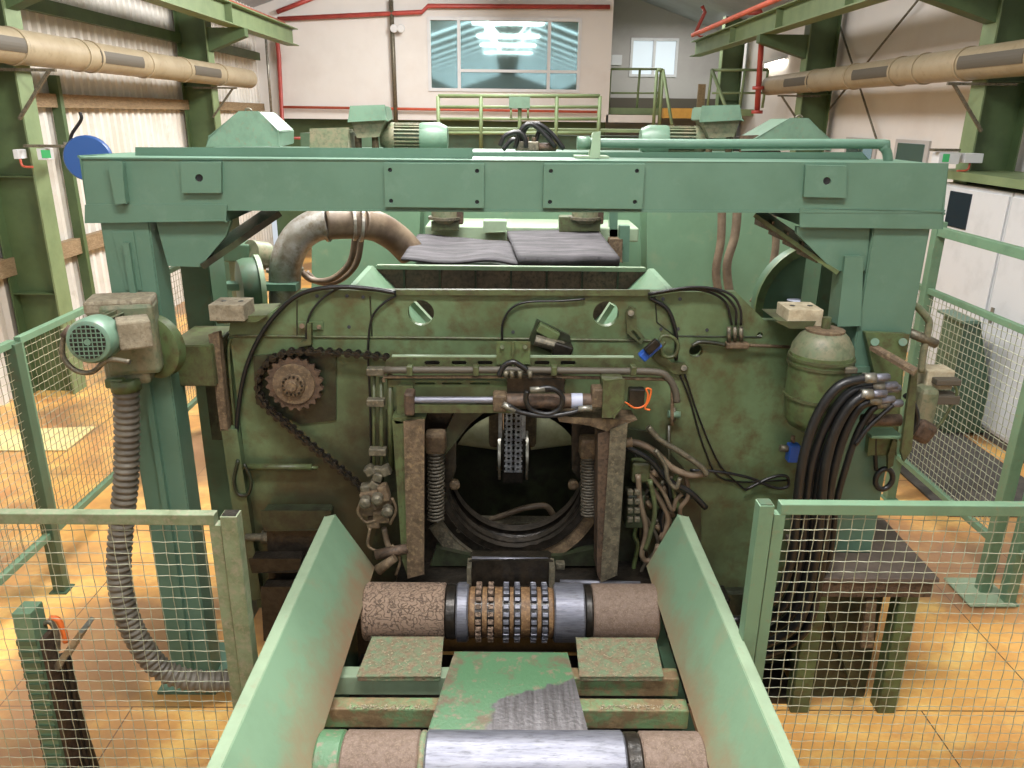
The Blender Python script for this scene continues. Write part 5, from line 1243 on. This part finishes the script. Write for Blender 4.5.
for k in range(-3, 4):
    d = k * r_ * .2; l = math.sqrt(max(0, (r_ * .76) ** 2 - d * d))
    b.bar(fc + ax * .004 + u * d - v * l, fc + ax * .004 + u * d + v * l, .004, .004); b.bar(fc + ax * .005 + v * d - u * l, fc + ax * .005 + v * d + u * l, .004, .004)
b.prof([(0, r_ * .14), (.008, r_ * .14)], fc, ax, 12)
b.build('fan_grid', 'teal', fo)
MB().ob(at(134, 332, Ym - .16), (.14, .14, .13), Matrix.Rotation(.5, 3, 'Z'), bev=.01).build('terminal_box', 'blockw', t)
MB().tube([at(x, y, Ym - .3) for x, y in ((72, 330), (64, 338), (63, 356), (75, 370), (92, 372), (108, 360), (130, 362))], .012).build('cable', 'steel_d', t)
MB().cyl(at(65, 338, Ym - .3), at(73, 328, Ym - .28), .025, n=12).build('cable_gland', 'rust', t)
MB().ob(at(118, 381, Ym), (PX(18, Ym), .1, .05), bev=.01).build('hose_adapter', 'olive_b', t)
hp = cr([at(x, y, yy) for x, y, yy in ((126, 386, Ym), (127, 430, Ym), (126, 480, Ym - .02), (121, 530, Ym - .05), (119, 570, Ym - .08), (124, 605, Ym - .1), (138, 640, Ym - .1), (160, 668, Ym - .08), (190, 680, Ym - .05), (218, 681, Ym), (245, 680, Ym + .05))], 14)
# arc length resample for ribs
def resample(pts, step):
    out = [pts[0]]; d = 0
    for a, c in zip(pts, pts[1:]):
        L = (c - a).length; pos = 0
        while L > 0 and d + (L - pos) >= step: pos += step - d; out.append(a.lerp(c, pos / L)); d = 0
        d += L - pos
    return out
rp = resample(hp, .0085)
t = thing('flexible_hose', 'thick grey ribbed hose hanging from the left gear motor', 'hose', hp[-1])
MB().sweep(rp, [(.062 if (i % 4) in (0, 1) else .052) for i in range(len(rp))], 20).build('ribbed_hose', 'hose', t)
MB().sweep([hp[0] + Vector((0, 0, .04)), hp[0] - Vector((0, 0, .02))], .07, 22).build('hose_cuff', 'olive_b', t)

# small electric items on hall columns
def signbox(px, py, Y, lab, flip):
    Y = Y + 0.0; t = thing('emergency_light', lab, 'exit light', at(px, py, Y), 'emergency lights on the columns'); s_ = flip
    MB().box(at(px - 7, py + 6, Y), at(px + 8, py - 6, Y + .16), bev=.005).build('lamp_box', 'white', t)
    MB().box(at(px - 3, py + 4, Y - .004), at(px + 5, py - 4, Y - .001)).build('green_symbol', 'lgrn', t)
    MB().box(at(px + s_ * 25 - 6, py + 5, Y), at(px + s_ * 25 + 6, py - 5, Y + .16), bev=.005).build('junction_box', 'white', t)
    MB().tube([at(px + s_ * 25, py + 5, Y + .05), at(px + s_ * 22, py + 12, Y + .05), at(px + s_ * 12, py + 13, Y + .05)], .012).build('conduit', 'redor', t)
    MB().box(at(px - 16, py - 7, Y + .1), at(px + 16, py - 9, Y)).build('shelf', 'steel_d', t)
signbox(45, 154, 8.6, 'green exit light with junction box on the near left column', -1)
signbox(945, 158, 8.9, 'green exit light with junction box on the near right column', 1)
t = thing('cable_reel', 'round blue reel hanging in front of the corrugated wall', 'reel', at(88, 172, 7.4)); c = at(90, 158, 7.4)
MB().prof([(0, .19), (.02, .2), (.1, .2), (.12, .19)], c, (.3, -1, 0), 32).build('reel_disc', 'blue', t, smooth=30)
MB().tube([at(x, y, 7.35) for x, y in ((80, 112), (81, 120), (72, 134), (70, 146), (76, 154))], .015).build('cable', 'black', t)
MB().bar(c, Vector((-5.6, p_post.y, c.z)), .06, .06).build('reel_arm', 'steel', t)
